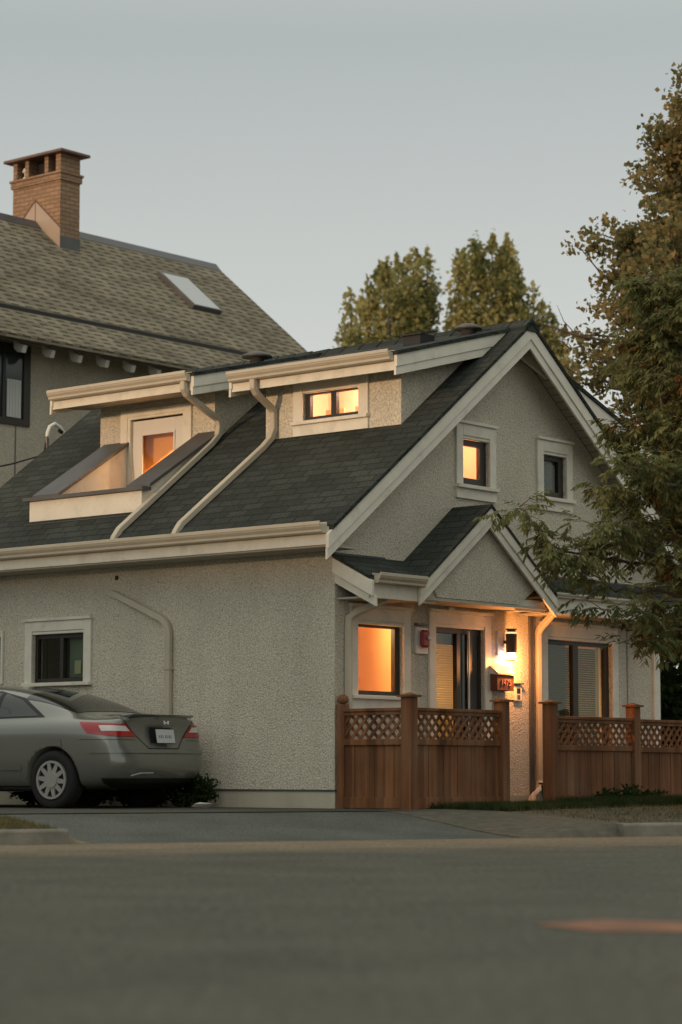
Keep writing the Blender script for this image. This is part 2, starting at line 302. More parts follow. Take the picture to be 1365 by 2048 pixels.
# ------------------------------------------------------------------ ground, road
TX, TY = .9065, .4225            # along the street edge; NX,NY away from the camera
NX, NY = -.4225, .9065
OX, OY = 0.0, 21.36
def st(t, d): return (OX + TX*t + NX*d, OY + TY*t + NY*d)
def ss(x): x = min(1, max(0, x)); return x*x*(3-2*x)
def gz(t, d): return .205*ss(d/3.4) - .0
def grid(name, ts, ds, zf, m, kind='structure'):
    b = MB(); vs = []; fs = []
    for t in ts:
        for d in ds: x, y = st(t, d); vs.append((x, y, zf(t, d)))
    n = len(ds)
    for i in range(len(ts)-1):
        for j in range(n-1): fs.append((i*n+j, (i+1)*n+j, (i+1)*n+j+1, i*n+j+1))
    b.add(vs, fs); o = b.build(name, m, smooth=True); o['kind'] = kind; return o
def asphalt(name, col, col2, lane=False):
    m = mat(name, col, .92, spec=.25); t = m.node_tree; N = t.nodes; L = t.links; b = N['Principled BSDF']; tc = N['Texture Coordinate']
    fine = N.new('ShaderNodeTexNoise'); fine.inputs['Scale'].default_value = 24 if lane else 55; fine.inputs['Detail'].default_value = 3
    med = N.new('ShaderNodeTexNoise'); med.inputs['Scale'].default_value = 1.1; med.inputs['Detail'].default_value = 7; med.inputs['Roughness'].default_value = .6
    L.new(tc.outputs['Object'], fine.inputs['Vector']); L.new(tc.outputs['Object'], med.inputs['Vector'])
    f = N.new('ShaderNodeMapRange'); f.inputs[1].default_value = .3; f.inputs[2].default_value = .7; f.inputs[3].default_value = .5; f.inputs[4].default_value = 1.5; L.new(fine.outputs['Fac'], f.inputs[0])
    g = N.new('ShaderNodeMapRange'); g.inputs[1].default_value = .3; g.inputs[2].default_value = .7; g.inputs[3].default_value = .8; g.inputs[4].default_value = 1.2; L.new(med.outputs['Fac'], g.inputs[0])
    k = N.new('ShaderNodeMath'); k.operation = 'MULTIPLY'; L.new(f.outputs[0], k.inputs[0]); L.new(g.outputs[0], k.inputs[1])
    src = None
    if lane:   # dusty, sandy strip along the street edge (d between -1.2 and 0), tyre polished lanes nearer
        dp = N.new('ShaderNodeVectorMath'); dp.operation = 'DOT_PRODUCT'; dp.inputs[1].default_value = (NX, NY, 0); L.new(tc.outputs['Object'], dp.inputs[0])
        d0 = N.new('ShaderNodeMath'); d0.operation = 'SUBTRACT'; d0.inputs[1].default_value = OX*NX + OY*NY; L.new(dp.outputs['Value'], d0.inputs[0])
        wn = N.new('ShaderNodeMath'); wn.operation = 'MULTIPLY_ADD'; wn.inputs[1].default_value = .8; L.new(med.outputs['Fac'], wn.inputs[0]); L.new(d0.outputs[0], wn.inputs[2])
        cr = N.new('ShaderNodeMapRange'); cr.inputs[1].default_value = -3.6; cr.inputs[2].default_value = .1; cr.interpolation_type = 'SMOOTHERSTEP'; L.new(wn.outputs[0], cr.inputs[0])
        mx = N.new('ShaderNodeMix'); mx.data_type = 'RGBA'; L.new(cr.outputs[0], mx.inputs[0]); mx.inputs[6].default_value = (*col, 1); mx.inputs[7].default_value = (*col2, 1)
        src = mx.outputs[2]
    s = N.new('ShaderNodeVectorMath'); s.operation = 'SCALE'; L.new(k.outputs[0], s.inputs['Scale'])
    if src: L.new(src, s.inputs[0])
    else: s.inputs[0].default_value = col
    L.new(s.outputs[0], b.inputs['Base Color'])
    bp = N.new('ShaderNodeBump'); bp.inputs['Distance'].default_value = .006; bp.inputs['Strength'].default_value = .8; L.new(fine.outputs['Fac'], bp.inputs['Height']); L.new(bp.outputs[0], b.inputs['Normal'])
    return m
M['road'] = asphalt('road asphalt', (.076, .074, .056), (.185, .145, .095), True)
M['drive'] = asphalt('driveway asphalt', (.088, .094, .080), None)
M['pad'] = asphalt('dark worn asphalt', (.068, .066, .052), None)
M['soil'] = mat('bare earth', (.10, .085, .055), .95, vary=.3, vscale=2, bump=(20, .6, .02))
M['verge'] = mat('dry grass and dust', (.17, .15, .085), .95, vary=.35, vscale=5, bump=(60, .8, .02), dirt=((.07, .075, .03), 3, .8))
M['drygrass'] = mat('dry grass', (.20, .17, .085), .9, vary=.3, vscale=4)
M['grass'] = leafmat('grass blades', (.020, .035, .012), (.045, .065, .025), (.09, .095, .04), 3, .3)
L1 = lambda a, b, n: [a + (b-a)*i/n for i in range(n+1)]
grid('ground', [-400, -60] + L1(-30, 30, 20) + [60, 400], [-.25] + L1(0, 6, 16) + [12, 30, 80, 400], lambda t, d: gz(t, d) - .012, M['soil'])
grid('road', [-400, -60, -20, 0, 20, 60, 400], [-400, -60, -20, -10, -4, 0], lambda t, d: 0, M['road'])
grid('driveway', L1(-9, 2.95, 12), [0] + L1(.05, 4.0, 14), lambda t, d: gz(t, d) + (0 if d > 0 else .001), M['drive'])
grid('parking_pad', L1(-14, 8, 14), L1(3.0, 9, 6), lambda t, d: gz(t, d) + .008, M['pad'])
def kerb(name, t0, t1, h0, h1):
    b = MB(); n = max(2, int(abs(t1-t0)/.9)); g = .006
    for i in range(n):
        a = t0+(t1-t0)*i/n + g; c = t0+(t1-t0)*(i+1)/n - g; ha = h0+(h1-h0)*i/n if h0 != h1 else h0; hc = h1 if h0 == h1 else h0+(h1-h0)*(i+1)/n
        P = [(a, .0, -.1), (a, 0.012, ha-.02), (a, .035, ha), (a, .16, ha), (a, .16, -.1)]; Q = [(c, q[1], q[2] + (hc-ha if q[2] > 0 else 0)) for q in P]
        W = [(*st(p[0], p[1]), p[2]) for p in P+Q]; k = len(P)
        b.add(W, [tuple(range(k)), tuple(range(k, 2*k))[::-1]] + [(j, (j+1) % k, (j+1) % k + k, j + k) for j in range(k)])
    o = b.build(name, M['concrete'], bevel=.006); o['kind'] = 'structure'; return o
kerb('kerb', -26, -2.52, .125, .125); kerb('kerb', 2.93, 26, .125, .125)
GL = lambda t, d: gz(t, d) + .004 + (.118 + .07*ss(d/1.8) - gz(t, d) - .004)*ss((-2.3-t)/.35)*(1-ss((d-1.4)/.6))
grid('grass_verge', L1(-26, -4, 8) + L1(-3.5, -2.3, 12), [.03] + L1(.16, 2.1, 8), lambda t, d: GL(t, d) if d > .1 else -.01, M['verge'])
GV = lambda t, d: (gz(t, d)+.004) + (.118 + .1*ss(d/3.5) - gz(t, d) - .004)*ss((t-1.9)/1.05)
grid('gravel_verge', L1(1.9, 4, 8) + L1(5, 26, 8), [.03] + L1(.16, 4.2, 8), lambda t, d: GV(t, d) if d > .1 else -.01, mat('dusty gravel verge', (.10, .092, .068), .95, vary=.3, vscale=9, bump=(55, .8, .02), dirt=((.07, .075, .035), 2, .7)))
b = MB(); random.seed(4)
for k in range(1):
    pts = [(.76, 9.55), (1.05, 9.86), (1.5, 9.62), (1.9, 9.35), (2.35, 9.02), (2.37, 8.74), (1.95, 8.92), (1.6, 9.02), (1.3, 9.1), (.95, 9.12)]
    b.add([(x, y, .004) for x, y in pts], [tuple(range(len(pts)))[::-1]])
o = b.build('road_marking', mat('worn orange spray paint', (.22, .095, .045), .8, vary=.5, vscale=5, dirt=((.08, .077, .06), 4, 1.0)), fix=False); o['kind'] = 'structure'

# ------------------------------------------------------------------ the stucco house (local axes: x along the gable front, y along the side wall, z up)
HZ = -.12; HO = (-.068, 26.0, HZ); HR = R(50.1)
house = empty('house', HO, HR, 'small cream stucco house with grey gable roof, lit dormers and a porch gable', 'house')
HM = Matrix.Translation(HO) @ Matrix.Rotation(HR, 4, 'Z')
def hw(s, v, z): return HM @ Vector((s, v, z))
W_ = 6.5; RS = 3.25; PT = .742; Z0 = 3.70                       # roof top surface z = Z0 + PT*s on the left slope
rz = lambda s: Z0 + PT*(s if s <= RS else W_ - s)
LB = 6.15
GZ = .15
def hb(*a, name, m='trim', parent=house, bevel=0): return MB().box(*a).build(name, M[m] if isinstance(m, str) else m, parent, bevel)

# walls: slabs with real openings
TH = .16
def slab(poly, d, cuts):
    o = MB().prism(poly, d).build('tmp', None, house); boolean(o, cuts); return o
openF = [(2.31, 2.84, 4.08, 4.66), (3.95, 4.45, 4.08, 4.64), (.37, 1.18, 1.57, 2.39), (1.775, 2.715, .42, 2.42), (4.0, 5.42, .45, 2.37)]
rise = lambda s: rz(s) - .10
front = slab([(0, 0, GZ), (W_, 0, GZ), (W_, 0, rise(W_)), (RS, 0, rise(RS)), (0, 0, rise(0))], (0, TH, 0), [(a, c, -.3, .4, e, f) for a, c, e, f in openF])
left = slab([(0, TH, GZ), (0, LB-TH, GZ), (0, LB-TH, rise(0)), (0, TH, rise(0))], (TH, 0, 0), [(-.3, .4, 3.90, 4.80, 1.80, 2.42), (-.3, .4, 5.36, 5.98, 1.8, 2.42)])
right_ = slab([(W_-TH, TH, GZ), (W_-TH, LB-TH, GZ), (W_-TH, LB-TH, rise(0)), (W_-TH, TH, rise(0))], (TH, 0, 0), [])
back = slab([(0, LB-TH, GZ), (W_, LB-TH, GZ), (W_, LB-TH, rise(W_)), (RS, LB-TH, rise(RS)), (0, LB-TH, rise(0))], (0, TH, 0), [])
bm = bmesh.new()
for o in (front, left, right_, back): bm.from_mesh(o.data); bpy.data.objects.remove(o)
me = bpy.data.meshes.new('wall'); bm.to_mesh(me); bm.free(); finish(me, 'wall', M['stucco'], house, fix=False)
pb = MB(); pb.box(-.012, .10, -.012, LB-.1, .0, .515); pb.box(.1, W_, -.012, .06, .0, .45); pb.build('plinth', M['plinth'], house)
hb(-.022, .02, -.022, LB-.1, .515, .535, name='drip_edge', m='flash')

def fbox(b, fr, u0, u1, z0, z1, d0, d1):
    k, p = fr
    if k == 'F': b.box(u0, u1, p-d1, p-d0, z0, z1)
    else: b.box(p-d1, p-d0, u0, u1, z0, z1)
def window(fr, u0, u1, z0, z1, tw=.125, th=.14, frame=(.045, .045, .05, .05), mull=None, lit=False, blind=None, sill=True, cap=True, bottom=None, parent=house, fcol='dark', glassm=None, apron=.12, name='window'):
    """opening u0..u1, z0..z1; the window is a part, everything on it a sub-part"""
    D = .03
    T = MB(); e = .002                              # flat boards round the opening
    zb = z0 - (.04 if sill else 0)
    fbox(T, fr, u0-tw, u0, zb, z1+th, 0, D); fbox(T, fr, u1, u1+tw, zb, z1+th, 0, D)
    fbox(T, fr, u0, u1, z1+.001, z1+th, 0, D)
    fbox(T, fr, u0, u1, z1-.035, z1, -.035, D-.012)  # inner head moulding
    root = T.build(name, M['trim'], parent, bevel=.004)
    if cap:
        C = MB(); fbox(C, fr, u0-tw-.012, u1+tw+.012, z1+th+.001, z1+th+.035, 0, D+.025); C.build('head_cap', M['trim'], root)
    if sill:
        S = MB(); fbox(S, fr, u0-tw-.012, u1+tw+.012, z0-.045, z0-.002, -.06, D+.04); S.build('sill', M['trim'], root, bevel=.004)
        if apron:
            A = MB(); fbox(A, fr, u0-tw, u1+tw, z0-.045-apron, z0-.0455, 0, D); A.build('apron', M['trim'], root)
    Fm = MB(); fl, frr, ft, fb = frame; z1i = z1-.036
    fbox(Fm, fr, u0+e, u0+fl, z0, z1i, -.09, -.035); fbox(Fm, fr, u1-frr, u1-e, z0, z1i, -.09, -.035)
    fbox(Fm, fr, u0+fl, u1-frr, z1i-ft, z1i, -.09, -.036); fbox(Fm, fr, u0+fl, u1-frr, z0, z0+fb, -.09, -.036)
    if mull: fbox(Fm, fr, mull[0], mull[1], z0+fb, z1i-ft, -.09, -.03)
    Fm.build('frame', M[fcol], root)
    P = MB(); fbox(P, fr, u0+fl, u1-frr, z0+fb, z1i-ft, -.07, -.062); P.build('pane', M[glassm or ('glasslit' if lit else 'glass')], root)
    if blind:
        for (a, c, e0, e1, mm) in blind:
            Bm = MB(); nsl = int((e1-e0)/.028)
            for i in range(nsl):
                z = e0 + (e1-e0)*i/nsl
                k, p = fr
                if k == 'F': Bm.prism([(a, p+.10, z+.024), (a, p+.10, z+.0262), (a, p+.085, z+.002), (a, p+.085, z)], (c-a, 0, 0))
                else: Bm.prism([(p+.10, a, z+.024), (p+.10, a, z+.0262), (p+.085, a, z+.002), (p+.085, a, z)], (0, c-a, 0))
            Bm.build('blind', M[mm], root)
    return root
def room(fr, u0, u1, z0, z1, depth, m, lamps, root, extra=None):
    """a real little room behind a lit window, with its lamp"""
    b = MB(); t = .02; d0 = -TH-.002 if fr[0] == 'F' else -.14
    fbox(b, fr, u0, u1, z0, z1, -depth-t, -depth)
    fbox(b, fr, u0-t, u0, z0, z1, -depth-t, d0); fbox(b, fr, u1, u1+t, z0, z1, -depth-t, d0)
    fbox(b, fr, u0-t, u1+t, z0-t, z0, -depth-t, d0); fbox(b, fr, u0-t, u1+t, z1, z1+t, -depth-t, d0)
    r = b.build('room', m, root)
    for (u, d, z, e, c, rad) in lamps:
        ld = bpy.data.lights.new('ceiling_lamp', 'POINT'); ld.energy = e; ld.color = c; ld.shadow_soft_size = rad
        lo = bpy.data.objects.new('ceiling_lamp', ld); COL.objects.link(lo); lo.parent = root
        lo.location = (u, fr[1]+d, z) if fr[0] == 'F' else (fr[1]+d, u, z)
    return r
WARM = (1, .58, .28)
F0 = ('F', 0); S0 = ('L', 0)
LITK = 1.0
w1 = window(F0, 2.31, 2.84, 4.08, 4.66, frame=(.05, .12, .07, .09), lit=True)
room(F0, 2.1, 3.1, 3.95, 4.95, .75, M['roomw'], [(2.45, .5, 4.8, 8*LITK, (1, .52, .36), .06)], w1)
b = MB(); [b.tube([(2.37+.03*i, .20+.012*(i % 2), 3.98), (2.37+.03*i, .20+.012*(i % 2), 4.62)], .016, 6) for i in range(3)]; b.build('curtain', M['blindlit'], w1)
w2 = window(F0, 3.95, 4.45, 4.08, 4.64, frame=(.045, .10, .06, .08), blind=[(3.99, 4.29, 4.17, 4.52, 'blindgrey')])
hb(3.7, 4.7, .6, .62, 3.9, 4.9, name='curtain', m='black', parent=w2)
w3 = window(F0, .37, 1.18, 1.57, 2.39, th=.145, tw=.125, frame=(.05, .09, .03, .05), lit=True)
room(F0, .2, 1.5, 1.3, 2.62, 1.0, M['roomo'], [(.75, .55, 2.45, 17*LITK, (1, .68, .33), .06)], w3)
hb(.93, .95, .55, .99, 1.31, 2.60, name='room_divider', m='roomo', parent=w3)
hb(1.0, 1.12, .88, .90, 1.75, 2.0, name='picture_frame', m='blinddark', parent=w3); hb(.42, .60, .9, .985, 1.32, 1.78, name='cabinet', m='roomo', parent=w3)
wd = window(F0, 1.775, 2.715, .42, 2.42, th=.13, tw=.125, frame=(.03, .05, .06, .06), mull=(2.24, 2.30), sill=False,
            blind=[(1.80, 2.24, .5, 2.19, 'blindlit')], name='patio_door')
hb(2.44, 2.452, .0, .02, .46, 2.36, name='door_edge', m='white', parent=wd)
hb(2.46, 2.66, .045, .06, .46, 2.34, name='door_leaf', m='dark', parent=wd)
hb(1.79, 2.26, .08, .09, 2.19, 2.40, name='blind_headrail', m='dark', parent=wd); hb(2.31, 2.72, .105, .12, .4, 2.41, name='door_backing', m='dark', parent=wd)  # dark panel added on the right to hide the lit room behind
room(F0, 1.7, 2.42, .3, 2.6, .9, M['roomw'], [(2.0, .6, 1.6, 6, WARM, .1)], wd)
w4 = window(F0, 4.0, 5.42, .45, 2.37, th=.145, tw=.13, frame=(.03, .09, .05, .06), mull=(4.62, 4.73), sill=False,
            blind=[(4.03, 4.62, .55, 2.26, 'blinddark'), (4.73, 5.20, .55, 2.26, 'blindolive')], name='patio_door')
hb(5.22, 5.27, .09, .11, .5, 2.28, name='blind_edge', m='blind', parent=w4)
room(F0, 4.66, 5.6, .3, 2.6, .9, M['roomw'], [(5.1, .6, 1.5, 2.2, WARM, .1)], w4); hb(3.8, 4.62, .75, .77, .2, 2.7, name='curtain', m='black', parent=w4)
w5 = window(S0, 3.90, 4.80, 1.80, 2.42, tw=.125, th=.125, frame=(.04, .05, .05, .05), mull=(4.30, 4.36), cap=True, apron=0)
hb(.12, .125, 3.98, 4.28, 1.86, 2.34, name='blind', m='blindgrey', parent=w5)
hb(.095, .10, 4.06, 4.17, 1.90, 2.06, name='paper_note', m='blind', parent=w5)
hb(.7, .72, 3.7, 5.0, 1.6, 2.6, name='curtain', m='black', parent=w5)
w6 = window(S0, 5.32, 6.3, 1.80, 2.42, tw=.0, th=.02, frame=(.04, .05, .05, .05), cap=False, sill=False) if False else None
# small side opening further back is filled with a plain dark window
w6 = window(S0, 5.36, 5.98, 1.80, 2.42, tw=.035, th=.04, cap=False, sill=False, frame=(.04, .05, .05, .05), mull=(5.6, 5.66), apron=0)
hb(.6, .62, 5.2, 6.1, 1.6, 2.6, name='curtain', m='black', parent=w6)

# main roof, with the well cut out of the left slope in front of the left dormer
V0r, V1r = -.37, 6.52; E0 = -.46
WS0, WS1, WV0, WV1 = .17, 1.47, 3.14, 5.0
def slopeL(b, s0, s1, v0, v1, t=.05, zf=None):
    zf = zf or rz
    P = [(s0, v0, zf(s0)), (s1, v0, zf(s1)), (s1, v1, zf(s1)), (s0, v1, zf(s0))]
    b.prism(P, (0, 0, -t))
rb = MB()
slopeL(rb, E0, RS, V0r, .24); slopeL(rb, E0, 1.45, .24, 2.10); slopeL(rb, E0, RS, 2.10, WV0); slopeL(rb, E0, RS, WV1, V1r); slopeL(rb, E0, WS0, WV0, WV1); 
slopeL(rb, RS, W_-E0, V0r, V1r)
roof = rb.build('roof', M['shingle'], house)
rc = MB(); random.seed(2)
v = V0r
while v < V1r:
    c = min(v+.30, V1r); h = .020+random.random()*.008
    rc.prism([(RS-.15, v, RS and rz(RS)-.11*1+.004+h), (RS, v, rz(RS)+.012+h), (RS+.15, v, rz(RS)-.11+.004+h), (RS+.15, v, rz(RS)-.125), (RS-.15, v, rz(RS)-.125)], (0, c-v-.004, -.012)); v += .29
rc.build('ridge_cap', M['shingle'], roof)
db = MB(); db.prism([(E0+.02, V0r+.03, rz(E0+.02)-.052), (RS, V0r+.03, rz(RS)-.052), (RS, V0r+.03, rz(RS)-.09), (E0+.02, V0r+.03, rz(E0+.02)-.09)], (0, .34, 0))
db.prism([(RS, V0r+.03, rz(RS)-.052), (W_-E0-.02, V0r+.03, rz(E0+.02)-.052), (W_-E0-.02, V0r+.03, rz(E0+.02)-.09), (RS, V0r+.03, rz(RS)-.09)], (0, .34, 0))
db.build('gable_soffit', M['soffit'], roof)
def rake(par, pts, y0, h1=.165, h2=.11, t1=.045, t2=.028, top=.0, out=-1):
    """two-piece barge board along a polyline of (s,z) points, in the plane y0, facing -y"""
    for (a, c) in zip(pts[:-1], pts[1:]):
        b = MB()
        b.prism([(a[0], y0, a[1]-top), (c[0], y0, c[1]-top), (c[0], y0, c[1]-top-h1), (a[0], y0, a[1]-top-h1)], (0, t1, 0))
        o = b.build('barge_board', M['trim'], par, bevel=.004)
        b = MB(); b.prism([(a[0], y0+t1-t2, a[1]-top-h1-.001), (c[0], y0+t1-t2, c[1]-top-h1-.001), (c[0], y0+t1-t2, c[1]-top-h1-h2), (a[0], y0+t1-t2, a[1]-top-h1-h2)], (0, t2, 0))
        b.build('lower_board', M['trim'], o)
mpts = [(-.52, rz(-.46)-.045), (RS, rz(RS)), (W_+.52, rz(-.46)-.045)]
rake(house, mpts, -.352, top=.052)
rake(house, [(p[0], p[1]) for p in mpts], LB+.30, top=.052)
# eaves: fascia, soffit, gutters
K = [(0, 0), (-.085, 0), (-.105, .018), (-.105, .045), (-.125, .075), (-.135, .10), (-.135, .125), (-.12, .135), (-.112, .122), (-.112, .105), (-.006, .105), (-.006, .02), (0, .02)]
def gutter(par, s, v0, v1, ztop, k=1.0, axis='L'):
    b = MB()
    pr = [(q[0]*k, q[1]*k) for q in [(0, 0), (-.075, 0), (-.092, .012), (-.094, .035), (-.118, .066), (-.122, .082), (-.128, .086), (-.128, .12), (-.118, .124), (-.112, .118), (-.112, .09), (-.004, .09), (-.004, .12), (0, .12)]]
    if axis == 'L': b.prism([(s+x, v0, ztop-.124*k+z) for x, z in pr], (0, v1-v0, 0))
    else: b.prism([(v0, s+x, ztop-.124*k+z) for x, z in pr], (v1-v0, 0, 0))
    return b.build('gutter', M['gutter'], par)
hb(-.485, -.46, -.305, V1r-.09, 3.15, 3.345, name='fascia')
hb(-.46, .0, -.30, V1r-.08, 3.13, 3.15, name='eave_soffit', m='soffit')
gutter(house, -.487, -.30, 6.9 if False else V1r-.05, 3.395)
hb(W_+.46, W_+.485, -.305, V1r-.09, 3.15, 3.345, name='fascia'); hb(W_, W_+.46, -.30, V1r-.08, 3.13, 3.15, name='eave_soffit', m='soffit')

# ---- shed dormers on the left slope
def dormer(v0, v1, s_wall, s_f, z_f, p, vr0, vr1, holes, gut_k=1.0):
    """front wall at s_wall, cheeks at v0 / v1, shed roof from fascia (s_f,z_f) rising p to the ridge; roof v-range vr0..vr1"""
    rt = lambda s: z_f + p*(s - s_f)
    se = RS
    O = [MB().box(s_wall, s_wall+.12, v0+.12, v1-.12, rz(s_wall)-.7, rt(s_wall)-.16).build('tmp', None, house)]
    boolean(O[0], holes)
    for a, c in ((v0, v0+.12), (v1-.12, v1)):
        O.append(MB().prism([(s_wall, a, rz(s_wall)-.7), (se, a, rz(se)-.7), (se, a, rt(se)-.12), (s_wall, a, rt(s_wall)-.16)], (0, c-a, 0)).build('tmp', None, house))
    bm = bmesh.new()
    for o in O: bm.from_mesh(o.data); bpy.data.objects.remove(o)
    me = bpy.data.meshes.new('dormer'); bm.to_mesh(me); bm.free(); d = finish(me, 'dormer', M['stucco'], house, fix=False)
    b = MB(); b.prism([(s_f-.03, vr0-.02, rt(s_f-.03)), (se+.12, vr0-.02, rt(se+.12)), (se+.12, vr1+.02, rt(se+.12)), (s_f-.03, vr1+.02, rt(s_f-.03))], (0, 0, -.045)); b.build('dormer_roof', M['shingle'], d)
    hb(s_f, s_f+.025, vr0+.03, vr1-.03, z_f-.22, z_f-.03, name='fascia', parent=d)
    gutter(d, s_f-.002, vr0+.05, vr1-.05, z_f+.01, gut_k)
    bs = MB(); bs.prism([(s_f+.025, vr0+.03, z_f-.20), (s_wall, vr0+.03, z_f-.20+p*.2), (s_wall, vr1-.03, z_f-.20+p*.2), (s_f+.025, vr1-.03, z_f-.20)], (0, 0, .015)); bs.build('dormer_soffit', M['soffit'], d)
    for y0, t in ((vr0, 1), (vr1-.045, 1)):
        b = MB(); s1 = se+.05; h1 = .14
        b.prism([(s_f-.02, y0, rt(s_f)-.047), (s1, y0, rt(s1)-.047), (s1, y0, rt(s1)-.047-h1), (s_f-.02, y0, rt(s_f)-.047-h1)], (0, .045, 0)); o = b.build('barge_board', M['trim'], d, bevel=.003)
        b = MB(); b.prism([(s_f-.02, y0+.014, rt(s_f)-.048-h1), (s1, y0+.014, rt(s1)-.048-h1), (s1, y0+.014, rt(s1)-.047-h1-.095), (s_f-.02, y0+.014, rt(s_f)-.047-h1-.095)], (0, .03, 0)); b.build('lower_board', M['trim'], d)
        # soffit behind the board up to the cheek
        yy = (y0+.045, v0) if y0 < (v0+v1)/2 else (v1, y0)
        b = MB(); b.prism([(s_f+.03, yy[0], rt(s_f)-.20), (s1, yy[0], rt(s1)-.20), (s1, yy[1], rt(s1)-.20), (s_f+.03, yy[1], rt(s_f)-.20)], (0, 0, .015)); b.build('verge_soffit', M['soffit'], d)
    return d
dR = dormer(.13, 2.21, 1.34, .97, 5.475, .263, -.12, 2.46, [(1.2, 1.6, .75, 1.61, 4.865, 5.235)])
dL = dormer(3.16, 5.17, 1.46, .82, 5.535, .235, 2.90, 5.42, [(1.3, 1.8, 3.66, 4.66, 3.95, 5.21)])
wR = window(('L', 1.34), .75, 1.61, 4.865, 5.235, tw=.145, th=.10, frame=(.03, .07, .02, .05), mull=(1.13, 1.21), lit=True, cap=False, apron=.13, parent=dR, name='window_trim')
def flat_room(fr, u0, u1, z0, z1, depth, m, lamps, root): return room(fr, u0, u1, z0, z1, depth, m, lamps, root)
room(('L', 1.34), .5, 1.9, 4.70, 5.40, .8, M['roomw'], [(1.0, .45, 5.3, 11*LITK, (1, .68, .56), .05)], dR)
hb(1.60, 1.62, .97, 1.03, 4.88, 5.02, name='ornament', m='roomo', parent=dR)
hb(1.62, 1.64, 1.22, 1.50, 4.70, 5.02, name='bed_head', m='roomo', parent=dR)
# glazed door of the left dormer
dT = MB(); fr = ('L', 1.46)
fbox(dT, fr, 3.54, 3.66, 3.92, 5.30, 0, .03); fbox(dT, fr, 4.66, 4.78, 3.92, 5.30, 0, .03); fbox(dT, fr, 3.66, 4.66, 5.21, 5.30, 0, .03)
dtr = dT.build('door_trim', M['trim'], dL, bevel=.004)
dt2 = MB(); fbox(dt2, fr, 3.66, 3.69, 3.92, 5.18, -.03, .02); fbox(dt2, fr, 4.61, 4.66, 3.92, 5.18, -.03, .02); fbox(dt2, fr, 3.66, 4.66, 5.18, 5.21, -.03, .02)
dt2.build('door_frame', M['trim'], dL)
dd = MB()
fbox(dd, fr, 3.69, 3.86, 3.95, 5.16, -.06, -.03); fbox(dd, fr, 4.45, 4.61, 3.95, 5.16, -.06, -.03)
fbox(dd, fr, 3.86, 4.45, 4.99, 5.16, -.06, -.03); fbox(dd, fr, 3.86, 4.45, 3.95, 4.18, -.06, -.03)
door = dd.build('door', M['white'], dL, bevel=.003)
dm = MB()
for a in ((3.86, 3.885, 4.18, 4.99), (4.425, 4.45, 4.18, 4.99), (3.885, 4.425, 4.965, 4.99), (3.885, 4.425, 4.18, 4.205)): fbox(dm, fr, *a, -.03, -.015)
dm.build('glazing_bead', M['white'], dL)
dg = MB(); fbox(dg, fr, 3.885, 4.425, 4.205, 4.965, -.05, -.045); dg.build('door_glass', M['glasslit'], dL)
room(fr, 3.5, 4.8, 3.9, 5.14, 1.2, M['roomw'], [(3.95, .7, 4.5, 14*LITK, WARM, .06)], dL)
bs = MB(); bs.prism([(1.62, 3.52, 4.58), (1.62, 4.78, 5.12), (1.62, 3.52, 5.12)][::-1] if False else [(1.66, 3.52, 5.12), (1.66, 4.79, 5.12), (1.66, 4.79, 4.42), (1.66, 3.52, 5.05)], (.03, 0, 0)); bs.build('sloping_ceiling', mat('deep orange ceiling', (.60, .27, .07), .9), dL)
for k_ in range(3): hb(2.2, 2.22, 3.75+.22*k_, 3.77+.22*k_, 4.0, 4.75, name='stair_baluster', m='roomo', parent=dL)
# well kerbs round the roof cut-out
kz = lambda s: 4.045 + (s-.15)*.625
wl = MB()
wl.box(.13, .17, 3.10, 5.04, 3.75, 4.045)
for a, c in ((3.10, 3.41), (4.66, 5.04)): wl.prism([(.17, a, 3.62), (1.455, a, 3.62), (1.455, a, kz(1.455)), (.17, a, kz(.17))], (0, c-a, 0))
well = wl.build('roof_well', M['trim'], house)
wf = MB(); wf.box(.17, 1.47, 3.14, 5.0, 3.60, 3.62); wf.build('well_floor', M['flash'], well)
wc = MB(); wc.box(.07, .22, 3.03, 5.11, 4.047, 4.09)
for a, c in ((3.05, 3.44), (4.63, 5.09)): wc.prism([(.22, a, kz(.22)+.002), (1.455, a, kz(1.455)+.002), (1.455, a, kz(1.455)+.045), (.22, a, kz(.22)+.045)], (0, c-a, 0))
wc.build('well_capping', M['flash'], well)
hb(.07, .125, 3.06, 5.08, 3.70, 3.76, name='base_flashing', m='flash', parent=well)
# right slope dormer (its barge board and cheek show beyond the right rake)
b = MB(); rt2 = lambda s: 6.0 - .354*(s-3.25)
b.prism([(3.6, .3, rt2(3.6)-.1), (6.0, .3, rt2(6.0)-.1), (6.0, .3, rz(6.0)-.3), (3.6, .3, rz(3.6)-.3)], (0, 2.6, 0)); dQ = b.build('dormer', M['stucco'], house)
b = MB(); b.prism([(3.25, -.14, rt2(3.25)), (6.4, -.14, rt2(6.4)), (6.4, 3.1, rt2(6.4)), (3.25, 3.1, rt2(3.25))], (0, 0, -.05)); b.build('dormer_roof', M['shingle'], dQ)
b = MB(); b.prism([(3.3, -.12, rt2(3.3)-.052), (6.36, -.12, rt2(6.36)-.052), (6.36, -.12, rt2(6.36)-.24), (3.3, -.12, rt2(3.3)-.24)], (0, .045, 0)); b.build('barge_board', M['trim'], dQ)
b = MB(); b.box(5.55, 5.85, .27, .298, 4.55, 4.80); b.build('window_pane', mat('lit amber pane', (.5, .25, .1), .5, emit=(1, .42, .12), estr=.55), dQ)

